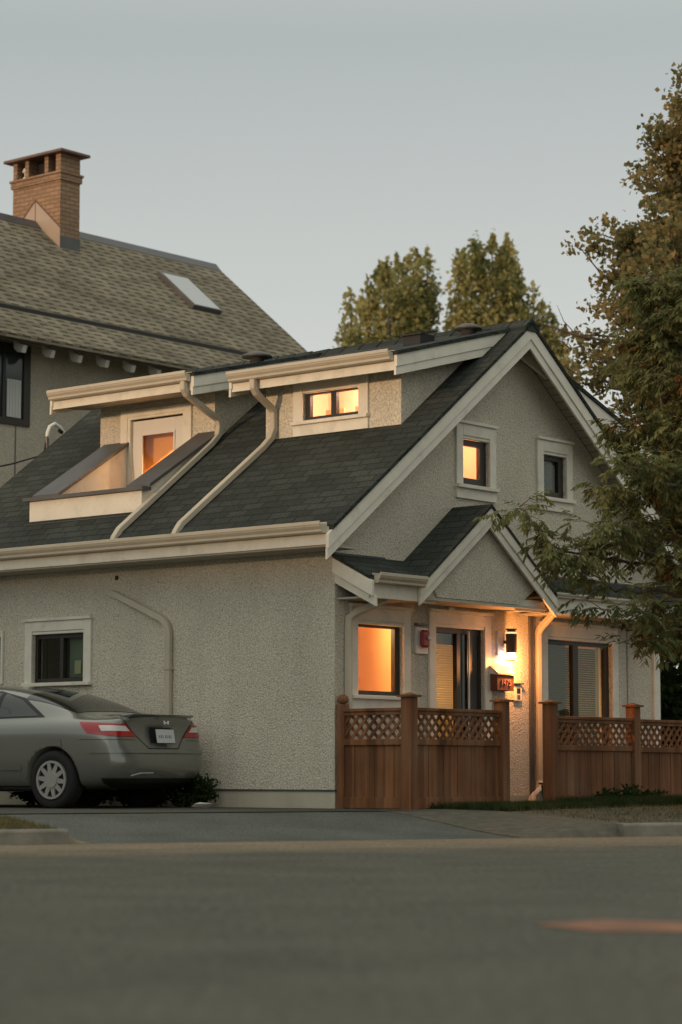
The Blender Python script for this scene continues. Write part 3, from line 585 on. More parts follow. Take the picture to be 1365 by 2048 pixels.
# ---- pent roof and porch gable on the front
PV = -.50
pz = lambda v: 3.10 + .5*v
def pent(s0, s1, name='pent_roof'):
    b = MB(); w0, w1 = (s0, s1+.36) if s0 < 1 else (s0-.36, s1)
    b.prism([(w0, .0, pz(0)), (w1, .0, pz(0)), (s1, PV-.03, pz(PV-.03)), (s0, PV-.03, pz(PV-.03))], (0, 0, -.04)); o = b.build(name, M['shingle'], house)
    hb(s0+.03, s1-.03, PV, PV+.025, 2.60, 2.83, name='fascia', parent=o); hb(s0+.09, s1-.03, PV+.025, 0, 2.60, 2.62, name='soffit', m='soffit', parent=o)
    hb(s0+.03, s1-.03, -.012, -.001, 3.085, 3.115, name='step_flashing', m='flash', parent=o)
    return o
p1 = pent(-.05, .90); p2 = pent(3.36, 6.55)
gutter(p1, PV-.002, .03, .87, 2.87, .95, axis='F')
gutter(p2, PV-.002, 3.43, 6.5, 2.85, .5, axis='F')
b = MB(); b.prism([(-.05, 0, pz(0)-.045), (-.05, PV-.06, pz(PV-.06)-.045), (-.05, PV-.06, pz(PV-.06)-.21), (-.05, 0, pz(0)-.21)], (.045, 0, 0)); bb = b.build('barge_board', M['trim'], p1, bevel=.003)
b = MB(); b.prism([(.0, 0, pz(0)-.211), (.0, PV-.075, pz(PV-.06)-.211), (.0, PV-.075, pz(PV-.06)-.32), (.0, 0, pz(0)-.32)], (.03, 0, 0)); b.build('end_board', M['trim'], p1)
PC, PZ, PP = 2.135, 3.79, .745; PL, PR_ = .84, 3.43
pgz = lambda s: PZ - PP*abs(s-PC)
b = MB()
for a, c in ((PL, PC), (PC, PR_)):
    b.prism([(a, PV-.07, pgz(a)), (c, PV-.07, pgz(c)), (c, -.0, pgz(c)), (a, -.0, pgz(a))], (0, 0, -.04))
pg = b.build('porch_gable', M['shingle'], house)
b = MB(); zt = 2.67
b.prism([(1.24, PV+.04, zt), (2.80, PV+.04, zt), (3.22, PV+.04, pgz(3.22)-.06), (PC, PV+.04, pgz(PC)-.06), (1.05, PV+.04, pgz(1.05)-.06)], (0, .42, 0)); b.build('tympanum', M['stucco'], pg)
rb_ = MB()
rake(pg, [(PL-.02, pgz(PL)-.0), (PC, pgz(PC)), (PR_+.02, pgz(PR_))], PV-.06, h1=.13, h2=.10, top=.042)
hb(.92, 3.35, PV+.02, 0, 2.63, 2.66, name='porch_ceiling', m='soffit', parent=pg)
hb(.90, 1.24, PV+.07, PV+.10, 2.60, 2.74, name='return_board', parent=pg); hb(2.80, 3.37, PV+.07, PV+.10, 2.60, 2.74, name='return_board', parent=pg)
hb(2.0, 2.1, -.045, 0, 2.56, 2.62, name='ceiling_bracket', parent=pg)
hb(W_-.12, W_+.02, -.03, 0, .45, 2.6, name='corner_board', m='trim'); hb(5.78, 5.80, -.012, 0, .5, 2.6, name='wall_joint', m='stucco2')

# ---- downspouts (rectangular pipe with elbows)
def spout(pts, par=house, wd=.075, dp=.06, m='gutter'):
    b = MB(); b.tube(pts, 0, flat=(wd, dp)); o = b.build('downspout', M[m], par, bevel=.008); return o
spout([(-.045, 3.40, 2.83), (-.045, 2.58, 2.49), (-.045, 2.50, 2.42), (-.045, 2.47, 2.33), (-.045, 2.47, .36)])
for z_ in (1.9, .9): hb(-.085, -.005, 2.42, 2.52, z_, z_+.03, name='pipe_strap', m='gutter')
sl = PT
sz = lambda s: rz(s) + .05
spout([(.90, 2.02, 5.36), (.90, 2.02, 5.26), (.95, 2.02, 5.20), (1.22, 2.04, 5.07), (1.285, 2.04, 5.02), (1.29, 2.04, 4.80), (1.22, 2.04, sz(1.22)+.02), (1.1, 2.04, sz(1.1)), (-.28, 2.06, sz(-.28)), (-.36, 2.06, sz(-.36)-.04), (-.40, 2.06, 3.36)], wd=.07, dp=.075)
spout([(.75, 3.02, 5.42), (.75, 3.02, 5.33), (.80, 3.02, 5.27), (1.20, 3.03, 5.10), (1.39, 3.05, 5.04), (1.42, 3.05, 4.95), (1.40, 3.05, 4.84), (1.28, 3.05, sz(1.28)+.02), (-.28, 3.05, sz(-.28)), (-.36, 3.05, sz(-.36)-.04), (-.40, 3.05, 3.36)], wd=.07, dp=.075)
spout([(.42, -.42, 2.66), (.42, -.38, 2.60), (.24, -.10, 2.46), (.19, -.045, 2.40), (.18, -.045, 2.30), (.18, -.045, .30)])
spout([(3.56, -.47, 2.74), (3.60, -.40, 2.62), (3.74, -.12, 2.47), (3.77, -.05, 2.40), (3.77, -.05, 2.3), (3.77, -.05, .62), (3.72, -.08, .52), (3.46, -.16, .44), (3.40, -.2, .38), (3.39, -.2, .26)], wd=.08)
hb(3.63, 3.70, -.03, 0, .45, 2.6, name='cable_duct', m='flash')
# roof vents
for (s, v, zz, r, h, nm) in ((2.3, .62, 5.82, .16, .13, 'box'), (2.9, -.02+.35, 5.98, .17, .10, 'round'), (2.5, 3.4, 5.93, .20, .10, 'round')):
    if nm == 'box': b = MB(); b.box(s-.14, s+.14, v-.13, v+.13, zz-.03, zz+.10); b.prism([(s-.17, v-.16, zz+.08), (s+.17, v-.16, zz+.15), (s+.17, v+.16, zz+.15), (s-.17, v+.16, zz+.08)], (0, 0, .02)); b.build('roof_vent', M['black'], house)
    else: b = MB(); b.lathe([(.09, -.05), (.09, .06), (r, .06), (r*.95, .09), (r*.5, .125), (.01, .13)], (s, v, zz)); b.build('roof_vent', M['flash'], house, smooth=True)
# little hole mark high on the side wall
b = MB(); b.lathe([(.03, 0), (.03, .006)], (-.006, 3.37, 3.01), axis='x', n=12); b.build('wall_hole', M['black'], house)

# ------------------------------------------------------------------ things fixed to the front wall
def hthing(name, s, v, z, label, cat): 
    return empty(name, tuple(hw(s, v, z)), HR, label, cat)
def part(par, name, m, fn, bevel=0, smooth=False):
    b = MB(); fn(b); return b.build(name, M[m] if isinstance(m, str) else m, par, bevel, smooth)
M['red'] = mat('red plastic', (.28, .022, .018), .4); M['chrome'] = mat('clear lens', (.75, .72, .68), .2)
al = hthing('fire_alarm', 1.50, 0, 2.22, 'red fire alarm bell with clear strobe on a white plate, left of the patio door', 'alarm')
part(al, 'back_plate', 'white', lambda b: b.box(-.10, .12, -.03, 0, -.16, .14), .003)
part(al, 'rain_hood', 'flash', lambda b: b.box(-.10, .10, -.05, 0, .165, .185))
part(al, 'body', 'red', lambda b: b.box(-.05, .085, -.09, -.031, -.09, .11), .025)
part(al, 'strobe', 'chrome', lambda b: b.lathe([(.03, 0), (.028, -.02), (.01, -.03)], (.06, -.09, .02), axis='y', n=14), smooth=True)
lp = hthing('wall_lamp', 3.10, 0, 2.12, 'lit dark cylinder wall lamp glowing warm between patio door and downspout', 'lamp')
part(lp, 'mounting_board', 'white', lambda b: b.box(-.13, -.03, -.025, 0, -.02, .27), .003)
part(lp, 'bracket', 'dark', lambda b: b.box(-.02, .02, -.10, -.025, .12, .16))
part(lp, 'shade', mat('dark bronze', (.05, .035, .02), .5), lambda b: b.lathe([(.066, 0), (.066, .22), (.05, .25), (.05, .27), (.066, .27), (.066, .285)], (0, -.13, .01), n=24), smooth=False)
part(lp, 'band', mat('lit band', (.6, .35, .15), .5, emit=(1, .55, .25), estr=.6), lambda b: b.lathe([(.068, .225), (.068, .245)], (0, -.13, .01), n=24))
part(lp, 'bulb', mat('glowing bulb', (1, .9, .95), .5, emit=(1.0, .86, 1.0), estr=9), lambda b: b.lathe([(.012, -.062), (.042, -.055), (.058, -.03), (.055, -.002), (.03, .004)], (0, -.13, 0), n=20), smooth=True)
part(lp, 'cage_ring', 'dark', lambda b: b.lathe([(.066, -.075), (.066, -.085), (.02, -.085), (.02, -.075)], (0, -.13, 0), n=20))
for a in range(3): part(lp, 'cage_bar', 'dark', lambda b, a=a: b.tube([(.062*math.cos(a*2.09+.6), -.13+.062*math.sin(a*2.09+.6), 0), (.062*math.cos(a*2.09+.6), -.13+.062*math.sin(a*2.09+.6), -.08)], .004, 6))
ld = bpy.data.lights.new('lamp_light', 'POINT'); ld.energy = 19; ld.color = (1, .36, .09); ld.shadow_soft_size = .03
lo = bpy.data.objects.new('lamp_light', ld); COL.objects.link(lo); lo.parent = lp; lo.location = (.06, -.21, -.10)
mbx = hthing('mailbox', 2.98, 0, 1.78, 'brown wall mailbox with sloping lid and house number 1475 under the lamp', 'mailbox')
part(mbx, 'box', mat('red brown wooden box', (.15, .05, .025), .6), lambda b: b.prism([(-.17, 0, -.10), (-.17, -.13, -.10), (-.17, -.13, .08), (-.17, 0, .10)], (.34, 0, 0)), .005)
part(mbx, 'lid', mat('lamplit lid', (.62, .42, .26), .45), lambda b: b.prism([(-.18, -.005, .20), (-.18, -.15, .085), (-.18, -.15, .10), (-.18, -.005, .215)], (.36, 0, 0)))  # pale colour stands for lamplight falling on the lid
part(mbx, 'lid_side', 'white', lambda b: b.prism([(-.17, 0, .101), (-.17, -.129, .085), (-.17, -.01, .195)], (.34, 0, 0)))  # white here also carries the lamplight on the lid
fc = bpy.data.curves.new('house_number', 'FONT'); fc.body = '1475'; fc.size = .105; fc.extrude = .004; fc.align_x = 'CENTER'; fc.align_y = 'CENTER'
fo = bpy.data.objects.new('house_number', fc); COL.objects.link(fo)
bpy.context.view_layer.update()
me = bpy.data.meshes.new_from_object(fo.evaluated_get(bpy.context.evaluated_depsgraph_get())); bpy.data.objects.remove(fo)
me.materials.append(mat('pale red numbers', (.50, .22, .17), .5)) if not me.materials else None
if me.materials[0] is None: me.materials[0] = bpy.data.materials['pale red numbers'] if 'pale red numbers' in bpy.data.materials else mat('pale red numbers', (.50, .22, .17), .5)
fo = bpy.data.objects.new('house_number', me); COL.objects.link(fo); fo.parent = mbx; fo.location = (0.0, -.137, -.01); fo.rotation_euler = (R(90), 0, 0)
ic = hthing('intercom', 3.37, 0, 1.66, 'white door intercom with dark screen right of the mailbox', 'intercom')
part(ic, 'housing', 'white', lambda b: b.box(-.07, .07, -.035, 0, -.09, .09), .004)
part(ic, 'screen', 'black', lambda b: b.box(-.035, .035, -.04, -.0355, .0, .06))
part(ic, 'speaker', 'flash', lambda b: b.box(-.03, .03, -.039, -.0355, -.07, -.02))
part(ic, 'hood', 'dark', lambda b: b.box(-.085, .085, -.06, 0, .105, .12))
sw = hthing('switch_box', 2.95, 0, 1.46, 'small white electrical box low on the wall beside the patio door', 'electrical box')
part(sw, 'box', 'white', lambda b: b.box(-.06, .05, -.06, 0, -.16, .08), .005); part(sw, 'cover', 'white', lambda b: b.box(-.065, .055, -.068, -.0605, -.10, .085), .004)
tb = hthing('planter_tub', 3.72, -.42, .325, 'black plastic planter tub standing in the gate opening behind the downspout foot', 'planter')
part(tb, 'tub', 'black', lambda b: b.prism([(-.19, -.16, 0), (.19, -.16, 0), (.23, -.16, .25), (-.23, -.16, .25)], (0, .32, 0)), .01)
part(tb, 'rim', 'black', lambda b: b.box(-.25, .25, -.18, .18, .252, .275), .005)

# ------------------------------------------------------------------ cedar fences
def post(par, x, y, z0, z1, r=.065, ball=False):
    p = part(par, 'post', 'fence', lambda b: b.box(x-r, x+r, y-r, y+r, z0, z1), .004)
    if ball: part(p, 'finial', 'fence', lambda b: b.lathe([(.02, 0), (.055, .02), (.065, .055), (.05, .09), (.01, .11)], (x, y, z1), n=14), smooth=True)
    else: part(p, 'post_cap', 'fence', lambda b: (b.box(x-r-.03, x+r+.03, y-r-.03, y+r+.03, z1, z1+.022), b.add([(x-r-.01, y-r-.01, z1+.022), (x+r+.01, y-r-.01, z1+.022), (x+r+.01, y+r+.01, z1+.022), (x-r-.01, y+r+.01, z1+.022), (x, y, z1+.05)], [(0,1,4),(1,2,4),(2,3,4),(3,0,4),(0,3,2,1)])))
def panel(par, p0, p1, zt, zl=None, zb=.34):
    """lattice topped board panel between two points (local xy)"""
    p0 = Vector(p0); p1 = Vector(p1); L_ = (p1-p0).length; u = (p1-p0)/L_; n = Vector((-u.y, u.x))
    zt2 = zt; zm = zt-.34
    def bx(b, a, c, n0, n1, z0, z1):
        P = [p0+u*a+n*n0, p0+u*c+n*n0, p0+u*c+n*n1, p0+u*a+n*n1]
        b.prism([(q.x, q.y, z0) for q in P], (0, 0, z1-z0))
    part(par, 'top_rail', 'fence', lambda b: bx(b, 0, L_, -.045, .045, zt-.035, zt), .004)
    part(par, 'lattice_frame', 'fence', lambda b: (bx(b, 0, L_, -.03, .03, zt-.075, zt-.036), bx(b, 0, L_, -.035, .035, zm-.055, zm+.01)), .003)
    def lat(b):
        z0, z1 = zm+.01, zt-.075; h = z1-z0; sp = .128; w = .034
        for sgn, off in ((1, -.008), (-1, .008)):
            k = -h
            a = -h - .05
            while a < L_+h:
                # strip from (a,z0) to (a+h,z1), clipped to 0..L
                xa, xb = (a, a+h) if sgn > 0 else (a+h, a)
                P = [(xa-w/1.4, z0), (xa+w/1.4, z0), (xb+w/1.4, z1), (xb-w/1.4, z1)]
                def clip(P, lo, side):
                    Q = []
                    for i in range(len(P)):
                        A, B = P[i], P[(i+1) % len(P)]
                        ia = (A[0] >= lo) if side else (A[0] <= lo); ib = (B[0] >= lo) if side else (B[0] <= lo)
                        if ia: Q.append(A)
                        if ia != ib: t = (lo-A[0])/(B[0]-A[0]); Q.append((lo, A[1]+t*(B[1]-A[1])))
                    return Q
                P = clip(P, 0, True); P = clip(P, L_, False) if P else P
                if len(P) >= 3:
                    b.prism([(*(p0+u*q[0]+n*(off-.005)), q[1]) for q in P], Vector((n.x, n.y, 0))*.010)
                a += sp
    part(par, 'lattice', 'fence', lat)
    def boards(b):
        k = int(L_/.12); wb = L_/k
        for i in range(k): bx(b, i*wb+.003, (i+1)*wb-.003, -.012+(.003 if i % 2 else 0), .012, zb+.09, zm-.055)
    part(par, 'boards', 'fence', boards)
    part(par, 'bottom_rail', 'fence', lambda b: bx(b, 0, L_, -.03, .03, zb, zb+.115), .003)
f1 = empty('fence', HO, HR, 'orange brown cedar fence with lattice top between the house corner and the gate opening', 'fence')
post(f1, .03, -.09, .25, 1.455, .05, True); post(f1, 0.0, -1.03, .25, 1.515); post(f1, 1.67, -1.02, .22, 1.50)
panel(f1, (.02, -.14), (.0, -.965), 1.405); panel(f1, (.065, -1.03), (1.605, -1.02), 1.405)
f2 = empty('fence', HO, HR, 'orange brown cedar fence with lattice top right of the gate opening', 'fence')
for x in (2.61, 4.34, 6.07): post(f2, x, -1.02, .22, 1.50)
panel(f2, (2.675, -1.02), (4.275, -1.02), 1.365); panel(f2, (4.405, -1.02), (6.005, -1.02), 1.355)

# ------------------------------------------------------------------ neighbour house with brown roof
nb = empty('house', HO, HR, 'taller tan house behind with brown shingled roof and brick chimney', 'house')
ne_v, ne_z, nm_ = 10.4, 7.40, .83
nz_ = lambda v: ne_z + nm_*(v-ne_v) if v < 13.88 else ne_z + nm_*(2*13.88-v-ne_v)
S_A, S_B = -2.0, 13.0
part(nb, 'wall', 'stucco2', lambda b: (b.prism([(S_A+.4, 11, .1), (S_A+.4, 16.76, .1), (S_A+.4, 16.76, 7.75), (S_A+.4, 13.88, 9.9), (S_A+.4, 11, 7.75)], (S_B-.5-S_A-.4, 0, 0))))
def nroof(b):
    b.prism([(S_A, 11.2, nz_(11.2)+.05), (S_B, 11.2, nz_(11.2)+.05), (S_B, 13.88, nz_(13.88)+.05), (S_A, 13.88, nz_(13.88)+.05)], (0, 0, -.12))
    b.prism([(S_A, 13.88, nz_(13.88)+.05), (S_B, 13.88, nz_(13.88)+.05), (S_B, 17.4, nz_(17.4)+.05), (S_A, 17.4, nz_(17.4)+.05)], (0, 0, -.12))
    b.prism([(S_A, 10.36, 7.43), (S_B+.1, 10.36, 7.43), (S_B+.04, 11.25, nz_(11.2)+.01), (S_A, 11.25, nz_(11.2)+.01)], (0, 0, -.07))
nr = part(nb, 'roof', 'brownroof', nroof)
part(nr, 'ridge_cap', 'flash', lambda b: b.prism([(S_A, 13.73, nz_(13.73)+.06), (S_A, 13.88, nz_(13.88)+.10), (S_A, 14.03, nz_(14.03)+.06), (S_A, 13.88, nz_(13.88)+.03)], (S_B-S_A-.02, 0, 0)))
part(nr, 'shadow_strip', 'black', lambda b: b.box(S_A, S_B-.02, 11.17, 11.195, nz_(11.18)-.03, nz_(11.18)+.035))  # black strip painted in for the shadow line at the roof kink
part(nb, 'gutter', 'brownroof', lambda b: b.box(S_A, S_B+.05, 10.30, 10.40, 7.36, 7.43))
part(nb, 'eave_soffit', 'flash', lambda b: b.prism([(S_A, 10.40, 7.34), (S_B-.3, 10.40, 7.34), (S_B-.3, 11, 7.66), (S_A, 11, 7.66)], (0, 0, .02)))
rt_ = None
for i in range(11):
    x = 4.94 + .597*(i-3)
    o = part(nb, 'rafter_tail', 'white', lambda b, x=x: b.prism([(x, 10.46, 7.31), (x, 10.70, 7.43), (x, 10.68, 7.28), (x, 10.60, 7.22), (x, 10.50, 7.20)], (.085, 0, 0)))
nw = part(nb, 'window', 'dark', lambda b: (b.box(3.0, 5.56, 10.96, 11.0, 6.14, 6.24), b.box(5.42, 5.56, 10.96, 11.0, 6.24, 7.42), b.box(3.0, 3.14, 10.96, 11, 6.24, 7.42), b.box(3.14, 5.42, 10.96, 11, 7.30, 7.42), b.box(4.98, 5.04, 10.965, 11, 6.24, 7.30)))
part(nw, 'pane', mat('dark reflecting glass', (.02, .03, .03), .08, spec=.6), lambda b: b.box(3.14, 5.42, 10.985, 10.995, 6.24, 7.30))
part(nw, 'curtain', mat('pale curtain', (.50, .52, .49), .8), lambda b: [b.box(x, x+.028, 10.974+.004*(k % 2), 10.984, 6.26, 6.86) for k, x in enumerate([5.08+.03*i for i in range(10)])])
part(nb, 'wall_joint', 'flash', lambda b: (b.box(5.28, 5.30, 10.992, 11, 4, 6.13)))
sk = part(nb, 'skylight', 'flash', lambda b: None or b.prism([(10.55, 12.20, nz_(12.20)+.05), (11.30, 12.20, nz_(12.20)+.05), (11.30, 13.10, nz_(13.10)+.05), (10.55, 13.10, nz_(13.10)+.05)], (0, -.05, .06)))
part(sk, 'pane', mat('milky skylight glass', (.38, .41, .41), .3, spec=.6), lambda b: b.prism([(10.60, 12.16, nz_(12.16)+.157), (11.25, 12.16, nz_(12.16)+.157), (11.25, 12.98, nz_(12.98)+.157), (10.60, 12.98, nz_(12.98)+.157)], (0, -.006, .010)))
CX0, CX1, CY0, CY1 = 8.33, 8.80, 13.28, 14.50
ch = part(nb, 'chimney', 'brick', lambda b: (b.box(CX0, CX1, CY0, CY1, 9.3, 11.05), b.box(CX0-.03, CX1+.03, CY0-.03, CY1+.03, 11.05, 11.16), b.box(CX0-.05, CX1+.05, CY0-.05, CY1+.05, 11.16, 11.20)))
def piers(b):
    b.box(CX0, CX1, CY0+.0, CY0+.12, 11.20, 11.52); b.box(CX0, CX1, CY1-.10, CY1, 11.20, 11.52)
    for y in (13.60, 14.10): b.box(CX0, CX1, y, y+.09, 11.20, 11.52)
part(ch, 'flue_pier', 'brick', piers)
part(ch, 'flue_core', 'black', lambda b: b.box(CX0+.22, CX0+.30, CY0+.12, CY1-.1, 11.20, 11.50))
part(ch, 'cap', 'copper', lambda b: (b.prism([(CX0-.12, CY0-.14, 11.52), (CX1+.12, CY0-.14, 11.52), (CX1+.12, CY1+.14, 11.52), (CX0-.12, CY1+.14, 11.52)], (0, 0, .045)),
     b.add([(CX0-.12, CY0-.14, 11.567), (CX1+.12, CY0-.14, 11.567), (CX1+.12, CY1+.14, 11.567), (CX0-.12, CY1+.14, 11.567), (8.565, CY0+.2, 11.68), (8.565, CY1-.2, 11.68)], [(0,1,4),(1,2,5,4),(2,3,5),(3,0,4,5),(0,3,2,1)])), .006)
part(ch, 'chimney_pot', 'white', lambda b: b.lathe([(.08, 0), (.08, .04), (.045, .08), (.05, .14), (.09, .16), (.06, .22), (.02, .24)], (CX0+.12, 14.27, 11.20), n=16), smooth=True)
part(ch, 'flashing', 'sheet', lambda b: b.prism([(CX0-.012, CY0-.01, 9.6), (CX0-.012, CY0-.01, 10.20), (CX0-.012, 13.90, 10.76), (CX0-.012, 14.50, 10.22), (CX0-.012, 14.50, 9.6)], (.011, 0, 0)))
part(ch, 'flashing_seam', 'copper', lambda b: (b.tube([(CX0-.016, CY0-.01, 10.20), (CX0-.016, 13.90, 10.76), (CX0-.016, 14.50, 10.22)], .012, 6), b.tube([(CX0-.016, 13.90, 10.76), (CX0-.016, 13.90, 10.2)], .006, 6)))
part(ch, 'base_flashing', 'flash', lambda b: b.box(CX0-.0, CX1+.01, CY0-.012, CY0-.001, 9.70, 10.05))
# service mast and cable between the houses
ms = empty('service_mast', tuple(hw(2.14, 6.9, .2)), HR, 'white gooseneck cable mast rising behind the left roof slope', 'cable mast')
part(ms, 'pole', 'flash', lambda b: b.tube([(0, 0, 0), (0, 0, 5.05)], .03, 8))
part(ms, 'gooseneck', 'white', lambda b: b.tube([(0, 0, 4.95), (.01, 0, 5.10), (.05, 0, 5.19), (.14, 0, 5.24), (.24, 0, 5.20), (.31, 0, 5.12), (.36, 0, 5.05)], .028, 8), smooth=True)
part(ms, 'stay', 'black', lambda b: (b.tube([(-.07, 0, 4.75), (.0, 0, 5.05)], .012, 6), b.tube([(.28, 0, 5.14), (.22, .0, 5.16)], .03, 6)))
def cable(name, pts, sag, label, r=.012):
    a, c = Vector(pts[0]), Vector(pts[1]); P = []
    for i in range(17):
        t = i/16; p = a.lerp(c, t); p.z -= sag*4*t*(1-t); P.append(p)
    b = MB(); b.tube(P, r, 6); o = b.build(name, M['black']); tag(o, label, 'cable'); return o
cable('cable', [hw(2.1, 6.9, 5.0), hw(-7.5, 6.9, 6.3)], 1.15, 'black service cable sagging from the mast to the left edge')
cable('cable', [hw(9.0, 10.9, 4.9), hw(-6, 10.9, 5.6)], .25, 'thin black wire along the neighbour wall just above the lower roof edge', .008)

# ------------------------------------------------------------------ unseen house added on the left to shade the lower walls from the low sun
shade_house = empty('house', (-24, 4, 0), R(20), 'unseen low house added on the left to shade the lower walls', 'house')
part(shade_house, 'wall', 'stucco2', lambda b: b.prism([(0, -14, 0), (6, -14, 0), (6, -14, 4.4), (3, -14, 5.9), (0, -14, 4.4)], (0, 40, 0)))
part(shade_house, 'roof', 'brownroof', lambda b: (b.prism([(-.5, -14.4, 4.25), (3, -14.4, 6.0), (3, -14.4, 6.12), (-.5, -14.4, 4.37)], (0, 41, 0)), b.prism([(6.5, -14.4, 4.25), (3, -14.4, 6.0), (3, -14.4, 6.12), (6.5, -14.4, 4.37)], (0, 41, 0))))
for y in (-10, -4, 2, 8, 14, 20): part(shade_house, 'window', 'dark', lambda b, y=y: (b.box(6.0, 6.03, y, y+1.4, 3.0, 3.9), b.box(6.0, 6.03, y, y+1.4, .9, 2.2)))

# ------------------------------------------------------------------ grey coupe parked beside the side wall
CA = R(56); wpt = hw(-2.0, 2.25, 0)
ax = Vector((-math.sin(CA), math.cos(CA), 0)); px = Vector((math.cos(CA), math.sin(CA), 0))
cp = Vector((wpt.x, wpt.y, .205)) - ax*.86 + px*.875
car = empty('parked_car', tuple(cp), CA, 'dark grey two door coupe parked nose away beside the side wall', 'car')
M['paint'] = mat('grey car paint', (.20, .205, .185), .24, .5, coat=.8); M['tyre'] = mat('tyre rubber', (.015, .015, .015), .9)
M['cglass'] = mat('dark car glass', (.012, .016, .016), .06, spec=.8); M['rim'] = mat('silver hubcap', (.42, .42, .40), .35, .5)
M['tail'] = mat('red tail lamp lens', (.36, .012, .014), .15, coat=.6); M['clear'] = mat('clear lamp lens', (.62, .60, .58), .2, coat=.5)
def ring(l, w_, zb, zs, deck, bw=.95, dl=None):
    P = [(0, zb), (.5*w_, zb), (.86*w_, zb+.01), (.97*w_, zb+.10), (1.0*w_, .47), (1.0*w_, .62), (.985*w_, zs-.09), (bw*w_, zs)] + deck
    dl = dl or [0]*13
    return [(y, l+dl[i], z) for i, (y, z) in enumerate(P)]
RG = [
 ring(.10, .76, .27, .90, [(.66, .955), (.55, .985), (.40, 1.0), (.22, 1.005), (0, 1.005)], .93, [.08, .06, .04, 0, -.03, -.02, .03, .05, .03, .02, .01, .005, 0]),
 ring(.20, .81, .25, .915, [(.70, .965), (.58, .995), (.42, 1.01), (.22, 1.015), (0, 1.017)], .95, [.04, .03, .02, 0, -.02, 0, .02, .04, .02, .01, 0, 0, 0]),
 ring(.40, .85, .21, .925, [(.74, .965), (.62, .99), (.46, 1.005), (.25, 1.012), (0, 1.015)]),
 ring(.72, .868, .20, .935, [(.75, .975), (.65, 1.005), (.50, 1.02), (.28, 1.03), (0, 1.035)]),
 ring(.98, .874, .19, .94, [(.76, .99), (.68, 1.07), (.60, 1.115), (.36, 1.14), (0, 1.15)]),
 ring(1.38, .875, .18, .935, [(.77, .985), (.70, 1.15), (.60, 1.245), (.36, 1.275), (0, 1.285)]),
 ring(1.85, .875, .18, .93, [(.78, .98), (.71, 1.19), (.59, 1.325), (.36, 1.36), (0, 1.37)]),
 ring(2.3, .875, .18, .92, [(.79, .965), (.71, 1.19), (.58, 1.345), (.36, 1.38), (0, 1.39)]),
 ring(2.75, .875, .18, .91, [(.79, .955), (.71, 1.17), (.58, 1.30), (.36, 1.335), (0, 1.345)]),
 ring(3.15, .872, .18, .89, [(.78, .94), (.70, 1.05), (.60, 1.13), (.36, 1.17), (0, 1.185)]),
 ring(3.50, .868, .19, .86, [(.75, .90), (.66, .935), (.54, .965), (.34, .985), (0, .995)]),
 ring(3.90, .85, .20, .78, [(.73, .82), (.62, .85), (.50, .87), (.30, .885), (0, .89)]),
 ring(4.22, .78, .22, .66, [(.66, .70), (.56, .73), (.44, .75), (.26, .765), (0, .77)]),
 ring(4.36, .66, .26, .56, [(.55, .60), (.46, .62), (.36, .635), (.2, .64), (0, .645)]),
]
vs = []; fs = []
for rg in RG:
    vs += [(-y, l, z) for y, l, z in rg]; vs += [(y, l, z) for y, l, z in rg[1:-1]]
n = 24
def idx(r, k, side):   # side 0 left, 1 right
    return r*n + (k if side == 0 or k in (0, 12) else 12 + k)
for r_ in range(len(RG)-1):
    for sd_ in (0, 1):
        for k in range(12):
            q = (idx(r_, k, sd_), idx(r_, k+1, sd_), idx(r_+1, k+1, sd_), idx(r_+1, k, sd_)); fs.append(q if sd_ == 0 else q[::-1])
# rear cap with a slightly bulged centre column
cen = {}
for k in range(1, 12):
    y, l, z = RG[0][k]; cen[k] = len(vs); vs.append((0, l + {1: -.03, 2: -.05, 3: -.06, 4: -.06, 5: -.05, 6: .045, 7: -.035}.get(k, -.03), z + (.02 if k in (6, 7) else 0)))
def col(k, c): return cen[k] if 0 < k < 12 else idx(0, k, 0)
for k in range(12):
    a, c = (idx(0, k, 0), idx(0, k+1, 0)); m0, m1 = col(k, 0), col(k+1, 0)
    for sd_ in (0, 1):
        a, c = idx(0, k, sd_), idx(0, k+1, sd_); q = [a, c, m1, m0]; q = [x for i, x in enumerate(q) if x not in q[:i]]
        if len(q) > 2: fs.append(tuple(q if sd_ else q[::-1]))
last = len(RG)-1
for k in range(12):
    a, c = idx(last, k, 0), idx(last, k+1, 0); b_, d_ = idx(last, k, 1), idx(last, k+1, 1); q = [a, c, d_, b_]; q = [x for i, x in enumerate(q) if x not in q[:i]]
    if len(q) > 2: fs.append(tuple(q))
me = bpy.data.meshes.new('t'); me.from_pydata(vs, [], fs); bm = bmesh.new(); bm.from_mesh(me); bmesh.ops.recalc_face_normals(bm, faces=bm.faces); bm.to_mesh(me); bm.free()
t = bpy.data.objects.new('t', me); COL.objects.link(t); md = t.modifiers.new('s', 'SUBSURF'); md.levels = 3; md.render_levels = 3
dgp = bpy.context.evaluated_depsgraph_get(); dgp.update(); bodyme = bpy.data.meshes.new_from_object(t.evaluated_get(dgp)); bpy.data.objects.remove(t)
skin = bodyme.copy()
t = bpy.data.objects.new('t', bodyme); COL.objects.link(t)
for (yy, rr_) in ((.93, .362), (.93+2.65, .362)):
    for sx in (-1, 1):
        c = MB().lathe([(rr_, 0), (rr_, .30)], (sx*.60 if sx > 0 else -.90, yy, .315), axis='x', n=48).build('c', None)
        m_ = t.modifiers.new('b', 'BOOLEAN'); m_.operation = 'DIFFERENCE'; m_.object = c; m_.solver = 'EXACT'
        dgp = bpy.context.evaluated_depsgraph_get(); dgp.update(); nm2 = bpy.data.meshes.new_from_object(t.evaluated_get(dgp)); t.modifiers.clear(); t.data = nm2; bpy.data.objects.remove(c)
body = finish(t.data.copy(), 'body', M['paint'], car, fix=False, smooth=True); bpy.data.objects.remove(t)
